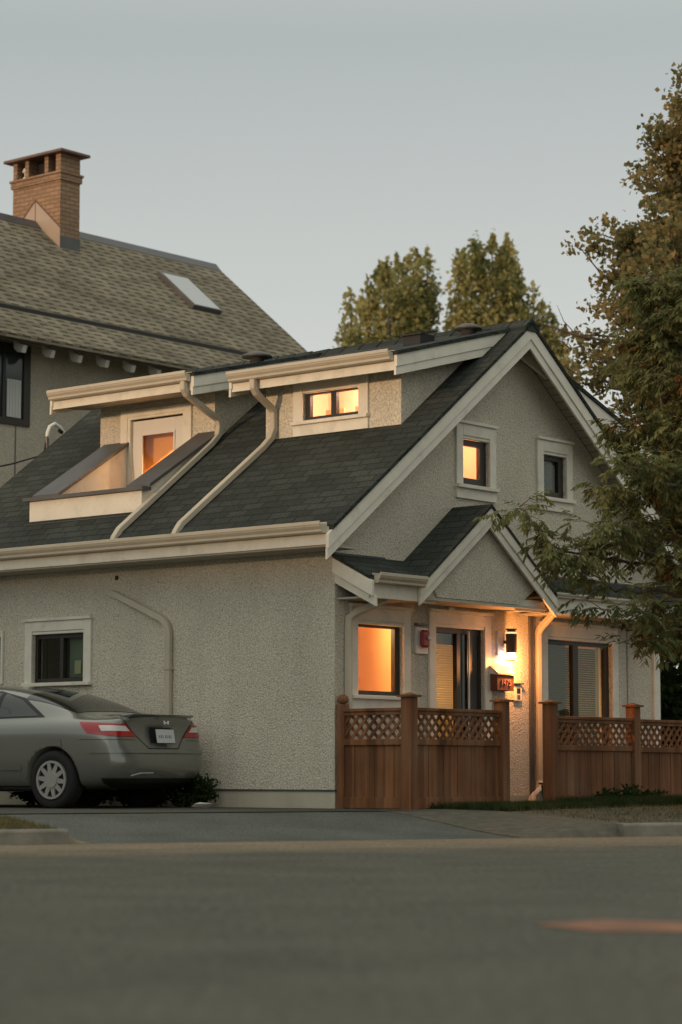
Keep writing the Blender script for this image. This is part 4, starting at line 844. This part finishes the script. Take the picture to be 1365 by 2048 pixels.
# keep the arch edges crisp
def region(name, m, planes, off, parent=car, thick=0.0):
    """part cut out of the body skin by planes [(point, normal)]: keeps the side the normal points away from"""
    bm = bmesh.new(); bm.from_mesh(skin)
    for co, no in planes:
        g = bm.verts[:] + bm.edges[:] + bm.faces[:]
        bmesh.ops.bisect_plane(bm, geom=g, plane_co=co, plane_no=no, clear_outer=True)
    bm.normal_update()
    N_ = {v: v.normal.copy() for v in bm.verts}
    for v in bm.verts: v.co += N_[v]*off
    me = bpy.data.meshes.new(name); bm.to_mesh(me); bm.free()
    o = finish(me, name, m, parent, fix=False, smooth=True); return o
def poly_planes(pts):   # convex polygon in (Y,Z), counter-clockwise or not -> planes with normals along x=0
    c = (sum(p[0] for p in pts)/len(pts), sum(p[1] for p in pts)/len(pts)); out = []
    for i in range(len(pts)):
        a, b = pts[i], pts[(i+1) % len(pts)]; nx, nz = b[1]-a[1], -(b[0]-a[0])
        if (c[0]-a[0])*nx + (c[1]-a[1])*nz > 0: nx, nz = -nx, -nz
        out.append(((0, a[0], a[1]), (0, nx, nz)))
    return out
for sx in (-1, 1):
    side = [((sx*.45, 0, 0), (-sx, 0, 0))]
    region('window_surround', M['black'], side + poly_planes([(1.12, .995), (3.05, .965), (2.72, 1.22), (2.3, 1.305), (1.9, 1.295), (1.5, 1.21)]), .003)
    region('side_window', M['cglass'], side + poly_planes([(1.22, 1.01), (1.80, 1.0), (1.80, 1.265), (1.52, 1.185)]), .006)
    region('side_window', M['cglass'], side + poly_planes([(1.86, 1.0), (2.95, .985), (2.68, 1.20), (2.3, 1.28), (1.86, 1.27)]), .006)
    s2 = [((sx*.47, 0, 0), (-sx, 0, 0))]
    o = region('tail_light', M['tail'], [((sx*.50, 0, .85), (-sx, 0, 1.15)), ((0, .56, .90), (0, 1, -1.1))] + [((0, 0, .765), (0, .10, -1)), ((0, 0, .905), (0, -.05, 1))], .008)
    region('reversing_lens', M['clear'], [((sx*.535, 0, .85), (-sx, 0, 1.15)), ((0, .30, .85), (0, 1, -.8)), ((0, 0, .835), (0, 0, -1)), ((0, 0, .893), (0, 0, 1))], .012, parent=o)
    region('door_gap', M['black'], [((sx*.6, 0, 0), (-sx, 0, 0)), ((0, 1.93, 0), (0, -1, .25)), ((0, 1.945, 0), (0, 1, -.25)), ((0, 0, .26), (0, 0, -1)), ((0, 0, .97), (0, 0, 1))], .0015)
region('rear_window', M['cglass'], [((0, .80, 1.0), (0, -1, -.3)), ((0, 1.50, 1.2), (0, 1, .15)), ((-.60, .8, 0), (-1, -.08, 0)), ((.60, .8, 0), (1, -.08, 0)), ((0, 0, 1.03), (0, 0, -1))], .004)
region('windscreen', M['cglass'], [((0, 3.42, 1.0), (0, 1, 0)), ((0, 2.80, 1.2), (0, -1, 0)), ((-.58, 0, 0), (-1, 0, 0)), ((.58, 0, 0), (1, 0, 0)), ((0, 0, 1.0), (0, 0, -1))], .004)
tl = [((0, .30, 0), (0, 1, 0))]
region('boot_gap', M['black'], [((0, .26, 0), (0, 1, 0)), ((0, 0, .648), (0, 0, -1)), ((0, 0, .66), (0, 0, 1)), ((-.27, 0, 0), (-1, 0, 0)), ((.27, 0, 0), (1, 0, 0))], .002)
for sx in (-1, 1): region('boot_gap', M['black'], [((0, .28, 0), (0, 1, 0)), ((sx*.475, 0, .85), (-sx, 0, 1.15)), ((sx*.492, 0, .85), (sx, 0, -1.15)), ((0, 0, .655), (0, 0, -1)), ((0, 0, .99), (0, 0, 1))], .002)
part(car, 'boot_lip', 'paint', lambda b: b.prism([(-.53, .11, .990), (-.53, .06, 1.016), (-.53, .07, 1.026), (-.53, .24, 1.022), (-.53, .28, 1.0)], (1.06, 0, 0)), .008, True)
region('plate_recess', M['black'], [((0, .3, 0), (0, 1, 0)), ((-.20, 0, .70), (-1, 0, .1)), ((.24, 0, .70), (1, 0, .25)), ((0, 0, .71), (0, 0, -1)), ((0, 0, .885), (0, 0, 1))], .003)
pl = part(car, 'number_plate', mat('white number plate', (.52, .54, .54), .5), lambda b: b.prism([(-.155, .035, .715), (.155, .035, .715), (.155, .062, .862), (-.155, .062, .862)], (0, .01, 0)))
def text_mesh(body_, size, name, m, parent, loc, rot):
    fc = bpy.data.curves.new(name, 'FONT'); fc.body = body_; fc.size = size; fc.extrude = .001; fc.align_x = 'CENTER'; fc.align_y = 'CENTER'
    fo = bpy.data.objects.new(name, fc); COL.objects.link(fo); bpy.context.view_layer.update()
    me = bpy.data.meshes.new_from_object(fo.evaluated_get(bpy.context.evaluated_depsgraph_get())); bpy.data.objects.remove(fo)
    me.materials.clear(); me.materials.append(m)
    fo = bpy.data.objects.new(name, me); COL.objects.link(fo); fo.parent = parent; fo.location = loc; fo.rotation_euler = rot; return fo
M['blue'] = mat('faded blue print', (.12, .16, .24), .6)
[part(pl, 'plate_print', 'blue', lambda b: b.prism([(x, .045-.0025, .765), (x+w_, .045-.0025, .765), (x+w_, .052-.0025, .80), (x, .052-.0025, .80)], (0, .004, 0))) for x, w_ in ((-.12, .012), (-.09, .018), (-.055, .012), (-.01, .016), (.02, .01), (.05, .018), (.085, .012))]
part(car, 'emblem', 'chrome', lambda b: (b.prism([(-.045, .052, .955), (-.030, .052, .955), (-.022, .047, .915), (-.034, .047, .915)], (0, -.012, 0)), b.prism([(.030, .052, .955), (.045, .052, .955), (.034, .047, .915), (.022, .047, .915)], (0, -.012, 0)), b.box(-.03, .03, .036, .048, .928, .940)))
region('lower_valance', M['black'], [((0, .30, 0), (0, 1, 0)), ((0, 0, .335), (0, .0, 1))], .003)
part(car, 'exhaust_trim', 'rim', lambda b: b.tube([(-.62, .03, .36), (-.5, .0, .385), (-.3, -.02, .39)], .008, 6))
for sx in (-1, 1):
    region('side_moulding', M['paint'], [((sx*.7, 0, 0), (-sx, 0, 0)), ((0, 1.36, 0), (0, -1, 0)), ((0, 3.2, 0), (0, 1, 0)), ((0, 0, .42), (0, 0, -1)), ((0, 0, .47), (0, 0, 1))], .010)
    region('sill_shadow_gap', M['black'], [((sx*.6, 0, 0), (-sx, 0, 0)), ((0, 1.30, 0), (0, -1, 0)), ((0, 3.2, 0), (0, 1, 0)), ((0, 0, .235), (0, 0, -1)), ((0, 0, .25), (0, 0, 1))], .002)
    part(car, 'door_handle', 'paint', lambda b: b.box(sx*.872, sx*.905, 2.06, 2.25, .80, .83), .006)
    region('bumper_gap', M['black'], [((sx*.5, 0, 0), (-sx, 0, 0)), ((0, .585, 0), (0, -1, .3)), ((0, .592, 0), (0, 1, -.3)), ((0, 0, .45), (0, 0, -1)), ((0, 0, .75), (0, 0, 1))], .0015)
    region('bumper_gap', M['black'], [((sx*.45, 0, 0), (-sx, 0, 0)), ((0, .56, 0), (0, 1, 0)), ((0, 0, .742), (0, 0, -1)), ((0, 0, .748), (0, 0, 1))], .0015)
region('bumper_step', M['paint'], [((0, .42, 0), (0, 1, 0)), ((0, 0, .60), (0, 0, -1)), ((0, 0, .64), (0, 0, 1))], .012)
for yy in (.93, .93+2.65):
    for sx in (-1, 1):
        wh = part(car, 'wheel', 'tyre', lambda b: b.lathe([(.20, .02), (.235, .0), (.29, .0), (.312, .025), (.316, .06), (.316, .15), (.312, .185), (.29, .20), (.2, .2)], (sx*.868 - (.0 if sx < 0 else .20), yy, .315), axis='x', n=40), smooth=True)
        fx = sx*.872
        part(wh, 'brake_backing', 'black', lambda b: b.lathe([(.20, 0), (.20, .02)], (fx - sx*.03 - .01, yy, .315), axis='x', n=32))
        def hub(b):
            n = 40
            def annulus(r0, r1, x0, x1):
                vs = []
                for j in range(n):
                    a = 2*math.pi*j/n
                    for r, x in ((r0, x0), (r1, x0), (r1, x1), (r0, x1)): vs.append((x, yy+r*math.cos(a), .315+r*math.sin(a)))
                b.add(vs, [(4*j+k, 4*j+(k+1) % 4, 4*((j+1) % n)+(k+1) % 4, 4*((j+1) % n)+k) for j in range(n) for k in range(4)])
            annulus(.182, .208, fx-sx*.02, fx+sx*.006)
            b.lathe([(.085, -.012), (.085, .008), (.02, .012)], (fx-.0, yy, .315), axis='x', n=24)
            for j in range(10):
                a = 2*math.pi*j/10+.1; w0, w1 = .030, .020
                ca, sa = math.cos(a), math.sin(a); P = []
                for r, w_ in ((.07, w0), (.19, w1)):
                    for s_ in (-1, 1): P.append((yy + r*ca - s_*w_*sa, .315 + r*sa + s_*w_*ca))
                b.prism([(fx-sx*.012, *P[0]), (fx-sx*.012, *P[1]), (fx-sx*.012, *P[3]), (fx-sx*.012, *P[2])], (sx*.014, 0, 0))
        part(wh, 'hubcap', 'rim', hub)

# ------------------------------------------------------------------ plants
rng = np.random.default_rng(7)
def leaf_object(name, C, size, m, parent, aspect=.55, droop=0.0, updir=None, jitter=1.0, shape='diamond'):
    """one mesh of many folded leaves at points C (n,3); size scalar or (n,)"""
    C = np.asarray(C, float); n = len(C); size = np.broadcast_to(size, (n,))*rng.uniform(.7, 1.3, n)
    d = rng.normal(size=(n, 3)); 
    if updir is not None: d = d*jitter + np.asarray(updir)
    d[:, 2] -= droop; d /= np.linalg.norm(d, axis=1)[:, None]
    q = rng.normal(size=(n, 3)); s = np.cross(d, q); s /= np.linalg.norm(s, axis=1)[:, None]; nn = np.cross(d, s)
    hl = size/2; hw_ = hl*aspect
    a = C - d*hl[:, None]; b = C + s*hw_[:, None] - nn*(hw_*.35)[:, None] - d*(hl*.1)[:, None]; c = C + d*hl[:, None]; e = C - s*hw_[:, None] - nn*(hw_*.35)[:, None] - d*(hl*.1)[:, None]
    V = np.stack([a, b, c, e], 1).reshape(-1, 3)
    me = bpy.data.meshes.new(name); me.vertices.add(4*n); me.vertices.foreach_set('co', V.ravel())
    me.loops.add(6*n); me.polygons.add(2*n)
    base = (np.arange(n)*4)[:, None]; L_ = (base + np.array([0, 1, 2, 0, 2, 3])).ravel()
    me.loops.foreach_set('vertex_index', L_.astype(np.int32)); me.polygons.foreach_set('loop_start', (np.arange(2*n)*3).astype(np.int32))
    me.update(calc_edges=True)
    at = me.attributes.new('rnd', 'FLOAT', 'FACE'); at.data.foreach_set('value', np.repeat(rng.random(n), 2).astype(np.float32))
    me.materials.append(m); o = bpy.data.objects.new(name, me); COL.objects.link(o); o.parent = parent; return o
def limb(b, p0, p1, r0, r1, bend=.15, n=6):
    p0, p1 = Vector(p0), Vector(p1); L_ = (p1-p0).length; off = Vector(rng.normal(size=3))*L_*bend*.5; P = []
    for i in range(n+1):
        t = i/n; P.append(p0.lerp(p1, t) + off*math.sin(math.pi*t))
    b.tube(P, [r0+(r1-r0)*i/n for i in range(n+1)], 6); return P

# background trees behind the roof: broad crowns made of upright shoots
M['leafbg'] = leafmat('golden green leaves', (.17, .19, .08), (.36, .34, .14), (.52, .46, .21), .9, .5)
def shoot_tree(x0, x1, Y, tops, ybase, seed, label, dens=1.0, size=.14):
    """tops: list of (pixel x, pixel y of the tip) used only to size each upright shoot in metres"""
    global rng; rng = np.random.default_rng(seed)
    cx = (x0+x1)/2; root = empty('broadleaf_tree', (cx, Y, 0), 0, label, 'tree', 'broadleaf trees behind the roof')
    tr = MB(); limb(tr, (0, 0, 0), (0, 0, 7.5), .30, .16, .02); C = []
    for (sx, zt) in tops:
        dy = rng.uniform(-1.2, 1.2); base = Vector((sx*.45, dy*.4, 7.2)); tip = Vector((sx, dy, zt-.3)); mid = Vector((sx*1.0, dy, 9.4))
        tr.tube([base, mid, tip], [.09, .06, .015], 6)
        L_ = zt - 8.6
        m = int(900*dens*L_/4.5)
        t = rng.random(m)**.8; z = 8.6 + t*L_
        rad = (.50*np.sin(np.pi*np.clip(.22+t*.78, 0, 1))**.7 + .06)*(1.0)
        # clumpy: points gather round random whorls
        kk = rng.integers(0, 26, m); wz = rng.uniform(0, 1, 26)*L_+8.6; wa = rng.uniform(0, 6.28, 26)
        z = np.where(rng.random(m) < .75, wz[kk] + rng.normal(0, .16, m), z)
        tt = np.clip((z-8.6)/L_, 0, 1); rad = .36*np.sqrt(np.clip(1-tt**3, 0, 1)) + .05
        a = wa[kk] + rng.normal(0, .55, m); r = rad*np.abs(rng.normal(.75, .3, m))
        px_ = sx*(.75+.25*np.clip((z-8.6)/2, 0, 1))
        C.append(np.stack([px_ + r*np.cos(a), dy + r*np.sin(a), z], 1))
    part_ = tr.build('trunk', M['bark'], root, smooth=True)
    leaf_object('crown', np.concatenate(C), size, M['leafbg'], root, .8)
    return root
Yb = 60
def tx(px_): return (px_-682.5)/4790*Yb
def tz(py): return .6 + (1547-py)/4800*Yb
def tops(lst, cx): return [(tx(a)-cx, tz(b_)) for a, b_ in lst]
c1 = (tx(683)+tx(885))/2
shoot_tree(tx(683), tx(885), Yb, tops([(703, 590), (722, 575), (738, 545), (760, 512), (778, 520), (795, 500), (812, 505), (830, 490), (842, 510), (858, 492), (858, 560), (860, 600), (790, 560), (820, 570), (750, 575), (838, 600), (705, 640), (715, 660)], c1), 700, 11, 'golden green leafy tree behind the roof, left of the pair')
c2 = (tx(895)+tx(1125))/2
shoot_tree(tx(895), tx(1125), Yb, tops([(920, 495), (916, 590), (935, 505), (952, 472), (968, 470), (985, 485), (1000, 500), (1015, 488), (1030, 500), (1040, 530), (1068, 570), (1085, 612), (1100, 630), (1050, 600), (960, 560), (925, 620), (1000, 590), (1112, 650), (1118, 690)], c2), 700, 12, 'green leafy tree behind the roof ridge, right of the pair')

# tall russet tree on the right, conical with ragged side branches
M['leafrus'] = leafmat('russet green leaves', (.11, .12, .055), (.215, .195, .088), (.36, .26, .115), .8, .45)
def cone_tree(loc, H, z0, Rb, nb_, seed, label, size, m, axis_lean=(0, 0)):
    global rng; rng = np.random.default_rng(seed)
    root = empty('maple_tree', loc, 0, label, 'tree'); tr = MB(); limb(tr, (0, 0, 0), (axis_lean[0], axis_lean[1], H-.3), .22, .03, .01, 10); C = []
    for i in range(nb_):
        t = rng.random()**.85; z = z0 + t*(H-z0); R_ = min(Rb, 4.3*(1-t))*rng.uniform(.5, 1.08) + .12
        a = rng.uniform(0, 2*math.pi); up = rng.uniform(.0, .35)*R_
        p0 = Vector((axis_lean[0]*z/H, axis_lean[1]*z/H, z-.25)); p1 = p0 + Vector((math.cos(a)*R_, math.sin(a)*R_, up+.2))
        P = limb(tr, p0, p1, .035, .008, .2, 5)
        k = max(3, int(R_/.16))
        for j in range(k):
            u = (.3 + .7*j/(k-1)); q = p0.lerp(p1, u) + Vector(rng.normal(size=3))*.11
            m_ = rng.integers(24, 46); C.append(np.asarray(q) + rng.normal(size=(m_, 3))*np.array([.10, .10, .075]))
    tr.build('trunk', M['bark'], root, smooth=True); leaf_object('crown', np.concatenate(C), size, m, root, .85)
    return root
mp_ = cone_tree((5.6, 36, .2), 11.3, 3.0, 2.15, 270, 21, 'tall russet brown maple rising behind the right side of the house', .092, M['leafrus'])

b = MB(); b.tube([(-1.2, 0, 6.9), (-1.95, -.1, 7.02), (-2.45, -.1, 7.18), (-2.75, -.1, 7.28)], [.03, .02, .012, .005], 6)
b.tube([(-2.0, -.1, 7.03), (-2.2, -.1, 7.25), (-2.3, -.1, 7.5)], [.01, .007, .003], 5); b.build('bare_branch', M['bark'], mp_)
# nearer green tree on the right with long compound leaves overhanging the gable
M['leafash'] = leafmat('dark green ash leaves', (.09, .11, .05), (.17, .185, .08), (.27, .27, .12), 1.4, .5)
M['leafbrn'] = leafmat('browning ash leaves', (.06, .045, .016), (.12, .07, .025), (.20, .09, .03), 1.4)
ash = empty('ash_tree', (4.75, 25.6, .2), 0, 'green ash tree at the right edge, its long leafed branches hanging over the gable front', 'tree')
rng = np.random.default_rng(31); tr = MB()
tr.tube([(0, 0, 0), (-.05, 0, 1.5), (.05, .05, 3.0), (-.05, .1, 4.6), (-.1, .15, 6.0)], [.16, .14, .11, .07, .03], 8)
def ap(px_, py, Y): # a point of the real branch, given where the photo shows it at depth Y
    k = Y/4772*1.006; return Vector(((px_-682.5)*Y/4800 - 4.75, Y - 25.6, .6 + (1547-py)*Y/4800 - .2))
Bs = []
def br(pts, r=.02): 
    P = [Vector(pts[0])]
    for a, c in zip(pts[:-1], pts[1:]):
        for i in range(1, 6): P.append(Vector(a).lerp(Vector(c), i/5) + Vector(rng.normal(size=3))*.015)
    n_ = len(P); tr.tube(P, [r*(1-.85*i/(n_-1)) for i in range(n_)], 6); return P
trunk_at = lambda z: Vector((-.05, .05, z))
main = [
 ([trunk_at(2.0), ap(1310, 1130, 25.4), ap(1200, 1120, 25.0), ap(1130, 1105, 24.8), ap(1085, 1070, 24.7), ap(1045, 1010, 24.6)], 1.0, .55),
 ([trunk_at(1.9), ap(1320, 1180, 25.2), ap(1240, 1185, 24.9), ap(1190, 1150, 24.7), ap(1150, 1120, 24.6)], 1.0, .55),
 ([trunk_at(2.6), ap(1310, 1050, 25.5), ap(1250, 1010, 25.3), ap(1215, 975, 25.2)], 1.0, .6),
 ([trunk_at(2.4), ap(1290, 1100, 25.0), ap(1230, 1070, 24.8), ap(1190, 1050, 24.7)], 1.0, .6),
 ([trunk_at(3.4), ap(1330, 920, 25.6), ap(1300, 880, 25.6), ap(1262, 850, 25.7)], 1.0, 1.1),
 ([trunk_at(3.8), ap(1340, 820, 25.6), ap(1320, 740, 25.6), ap(1285, 720, 25.8)], 1.0, 1.2),
 ([trunk_at(4.2), ap(1350, 720, 25.6), ap(1330, 650, 25.7), ap(1300, 680, 25.8)], 1.0, 1.2),
 ([trunk_at(4.8), ap(1360, 640, 25.7), ap(1340, 580, 25.7), ap(1320, 600, 25.8)], 1.0, 1.1),
 ([trunk_at(2.2), ap(1330, 1200, 24.8), ap(1280, 1230, 24.6), ap(1215, 1220, 24.5)], 1.0, .6),
 ([trunk_at(1.9), ap(1340, 1260, 24.9), ap(1310, 1290, 24.7), ap(1270, 1290, 24.6)], 1.0, .7),
 ([trunk_at(3.2), ap(1330, 960, 24.8), ap(1300, 940, 24.6), ap(1255, 925, 24.5)], 1.0, .8),
 ([trunk_at(5.2), ap(1350, 560, 25.8), ap(1330, 540, 25.8), ap(1300, 570, 25.8)], 1.0, 1.),
]
for i in range(26):      # more boughs all round the trunk so the crown is whole
    z = rng.uniform(1.9, 5.4); a = rng.uniform(0, 6.28); rr = rng.uniform(1.0, 2.1)*(1.1-.12*(z-1.9))
    if math.cos(a) < -.3 and z < 3.0: a += math.pi*.8
    e_ = trunk_at(z) + Vector((math.cos(a)*rr*.6, math.sin(a)*rr*.55, rng.uniform(.1, .6)))
    main.append(([trunk_at(z), trunk_at(z).lerp(e_, .5) + Vector((0, 0, .25)), e_], 1, 1.1))
for i in range(34):
    px_, py = rng.uniform(1300, 1440), rng.uniform(560, 1290); e_ = ap(px_, py, rng.uniform(25.0, 26.6))
    z0_ = max(1.6, e_.z - rng.uniform(.2, .8)); main.append(([trunk_at(min(z0_, 5.6)), trunk_at(min(z0_, 5.6)).lerp(e_, .5) + Vector((0, 0, .12)), e_], 1, 1.15))
LC = []; LD = []; LS = []
BR = []
def compound(p, d, sc_=1.0, brown=False):
    """a drooping compound leaf: rachis with opposite leaflets"""
    d = Vector(d).normalized(); nlf = rng.integers(4, 6); side = d.cross(Vector((0, 0, 1)))
    if side.length < .1: side = Vector((1, 0, 0))
    side.normalize(); q = Vector(p)
    for j in range(nlf):
        q = q + d*.042*sc_; d = (d + Vector((0, 0, -.16))).normalized()
        for s_ in (-1, 1):
            ld_ = (d*.7 + side*s_*.75 + Vector((0, 0, -.45)) + Vector(rng.normal(size=3))*.15).normalized()
            (BR if brown else LC).append((q + ld_*.045*sc_, ld_, .095*sc_))
    (BR if brown else LC).append((q + d*.05*sc_, d, .10*sc_))
for pts, _, dens in main:
    P = br(pts, .022); n_ = len(P)
    for i in range(int(n_*.30), n_):
        for k in range(int(rng.poisson(2.3*dens)) + (2 if i > n_-3 else 0)):
            # short side twig carrying several compound leaves
            dv = Vector(rng.normal(size=3)); dv.z = abs(dv.z)*.2 - .05; dv.normalize(); L_ = rng.uniform(.10, .34)
            tip = P[i] + dv*L_; tr.tube([P[i], P[i].lerp(tip, .5) + Vector((0, 0, .02)), tip], [.005, .004, .002], 4)
            bw = rng.random() < .08
            for t_ in (.45, .75, 1.0, 1.0):
                dd_ = (dv + Vector(rng.normal(size=3))*.6); dd_.z -= .15; compound(P[i].lerp(tip, t_), dd_, rng.uniform(.75, 1.15), bw)
tr.build('trunk', M['bark'], ash, smooth=True)
def leaf_dir_object(name, items, m, parent, aspect=.34):
    C = np.array([tuple(i[0]) for i in items]); D = np.array([tuple(i[1]) for i in items]); S_ = np.array([i[2] for i in items]); n = len(C)
    q = rng.normal(size=(n, 3))*.4 + np.array([0, 0, 1]); s = np.cross(D, q); s /= np.linalg.norm(s, axis=1)[:, None]; nn = np.cross(s, D)
    hl = (S_/2)[:, None]; hw_ = hl*aspect
    V = np.stack([C-D*hl, C+s*hw_+nn*hw_*.3-D*hl*.1, C+D*hl, C-s*hw_+nn*hw_*.3-D*hl*.1], 1).reshape(-1, 3)
    me = bpy.data.meshes.new(name); me.vertices.add(4*n); me.vertices.foreach_set('co', V.ravel()); me.loops.add(6*n); me.polygons.add(2*n)
    me.loops.foreach_set('vertex_index', ((np.arange(n)*4)[:, None] + np.array([0, 1, 2, 0, 2, 3])).ravel().astype(np.int32)); me.polygons.foreach_set('loop_start', (np.arange(2*n)*3).astype(np.int32))
    me.update(calc_edges=True); at = me.attributes.new('rnd', 'FLOAT', 'FACE'); at.data.foreach_set('value', np.repeat(rng.random(n), 2).astype(np.float32))
    me.materials.append(m); o = bpy.data.objects.new(name, me); COL.objects.link(o); o.parent = parent; return o
leaf_dir_object('crown', LC, M['leafash'], ash); leaf_dir_object('dry_leaves', BR, M['leafbrn'], ash)

# bushes and grass
M['weed'] = leafmat('dark weed leaves', (.016, .028, .010), (.034, .054, .018), (.065, .09, .03), 3)
def bush(loc, rx, ry, h, n, size, label, m='weed', seed=1, stems=14, name='bush'):
    global rng; rng = np.random.default_rng(seed); root = empty(name, loc, 0, label, 'bush'); tr = MB(); C = []
    for i in range(stems):
        a = rng.uniform(0, 6.28); r = math.sqrt(rng.random()); tip = Vector((rx*r*math.cos(a), ry*r*math.sin(a), h*rng.uniform(.5, 1.1)*(1-.4*r)))
        tr.tube([(tip.x*.3, tip.y*.3, 0), tip*.6, tip], [.012, .008, .004], 5)
        for t in (.35, .55, .75, .9, 1.0): C.append(np.asarray(tip*t) + rng.normal(size=(n//stems//5+1, 3))*np.array([rx*.16, ry*.16, h*.09]))
    C = np.concatenate(C); C[:, 2] = np.abs(C[:, 2]) + .01
    tr.build('stem', M['bark'], root); leaf_object('foliage', C, size, M[m], root, .6); return root
q = hw(-.35, 1.85, 0); bush((q.x, q.y, .205), .28, .28, .42, 1500, .06, 'dark green weed bush at the wall foot behind the car bumper', seed=41)
for k_, (s_, v_, h_, lb_) in enumerate(((-.30, 2.7, .34, 'low weed bush at the wall foot hidden behind the car boot'), (-.30, 3.5, .30, 'low weed bush at the wall foot behind the rear wheel'), (-.3, 4.3, .32, 'low weed bush at the wall foot behind the car door'))):
    q = hw(s_, v_, 0); bush((q.x, q.y, .205), .42, .30, h_, 1300, .06, lb_, seed=60+k_)
q = hw(3.7, -1.32, 0); bush((q.x, q.y, .20), .42, .3, .26, 900, .07, 'low dark weed bush in the grass in front of the right fence', seed=42)
q = hw(8.5, 1.3, 0); bush((q.x, q.y, .20), 1.7, 1.5, 3.3, 16000, .11, 'tall dark hedge bush right of the house behind the fence', seed=43, stems=70)
b = MB()
def grass_patch(pts_fn, n, h, seed, m, label, zoff=0):
    g = np.random.default_rng(seed); vs = []; fs = []
    for i in range(n):
        x, y, z = pts_fn(g); a = g.uniform(0, 6.28); w_ = .006; hh = h*g.uniform(.35, 1.15); lx, ly = g.normal(0, .35*hh), g.normal(0, .35*hh)
        k = len(vs); vs += [(x-w_*math.cos(a), y-w_*math.sin(a), z), (x+w_*math.cos(a), y+w_*math.sin(a), z), (x+lx, y+ly, z+hh)]; fs.append((k, k+1, k+2))
    me = bpy.data.meshes.new('grass'); me.from_pydata(vs, [], fs); at = me.attributes.new('rnd', 'FLOAT', 'FACE'); at.data.foreach_set('value', g.random(n).astype(np.float32)); me.materials.append(m)
    o = bpy.data.objects.new('grass', me); COL.objects.link(o); tag(o, label, 'grass', kind='stuff'); return o
def along(s0, s1, v0, v1, zf=.2):
    def f(g):
        s = g.uniform(s0, s1); v = v0 + (v1-v0)*g.random()**1.2; p = hw(s, v, 0); return p.x, p.y, zf - .01
    return f
grass_patch(along(.3, 2.7, -1.0, -2.1), 16000, .10, 51, M['grass'], 'short dark grass along the foot of the corner fence')
grass_patch(along(2.5, 6.2, -1.0, -2.0), 16000, .15, 52, M['grass'], 'longer dark grass along the foot of the right fence')
M['dgrass'] = leafmat('dry grass blades', (.07, .065, .03), (.15, .125, .06), (.24, .20, .10), 3, .3)
def vg(g):
    t_ = g.uniform(-6, -2.55); d = g.uniform(.2, 1.8); x, y = st(t_, d); return x, y, GL(t_, d)-.01
grass_patch(vg, 14000, .06, 53, M['dgrass'], 'dry yellowish grass on the verge behind the left kerb')
def vg2(g):
    t_ = g.uniform(3.1, 9); d = g.uniform(.3, 3.8); x, y = st(t_, d); return x, y, GV(t_, d)-.01
grass_patch(vg2, 9000, .05, 54, M['dgrass'], 'sparse dry grass on the gravel verge behind the right kerb')
b = MB(); g = np.random.default_rng(3); q = hw(-1.0, 1.0, 0)
P = [(q.x + g.normal(0, .05), q.y + g.normal(0, .05), .215 + g.uniform(0, .07)) for i in range(14)]
bm = bmesh.new(); [bm.verts.new(p) for p in P]; bmesh.ops.convex_hull(bm, input=bm.verts); me = bpy.data.meshes.new('litter'); bm.to_mesh(me); bm.free()
tag(finish(me, 'crumpled_paper', M['white']), 'crumpled white paper lying on the asphalt by the car bumper', 'litter')
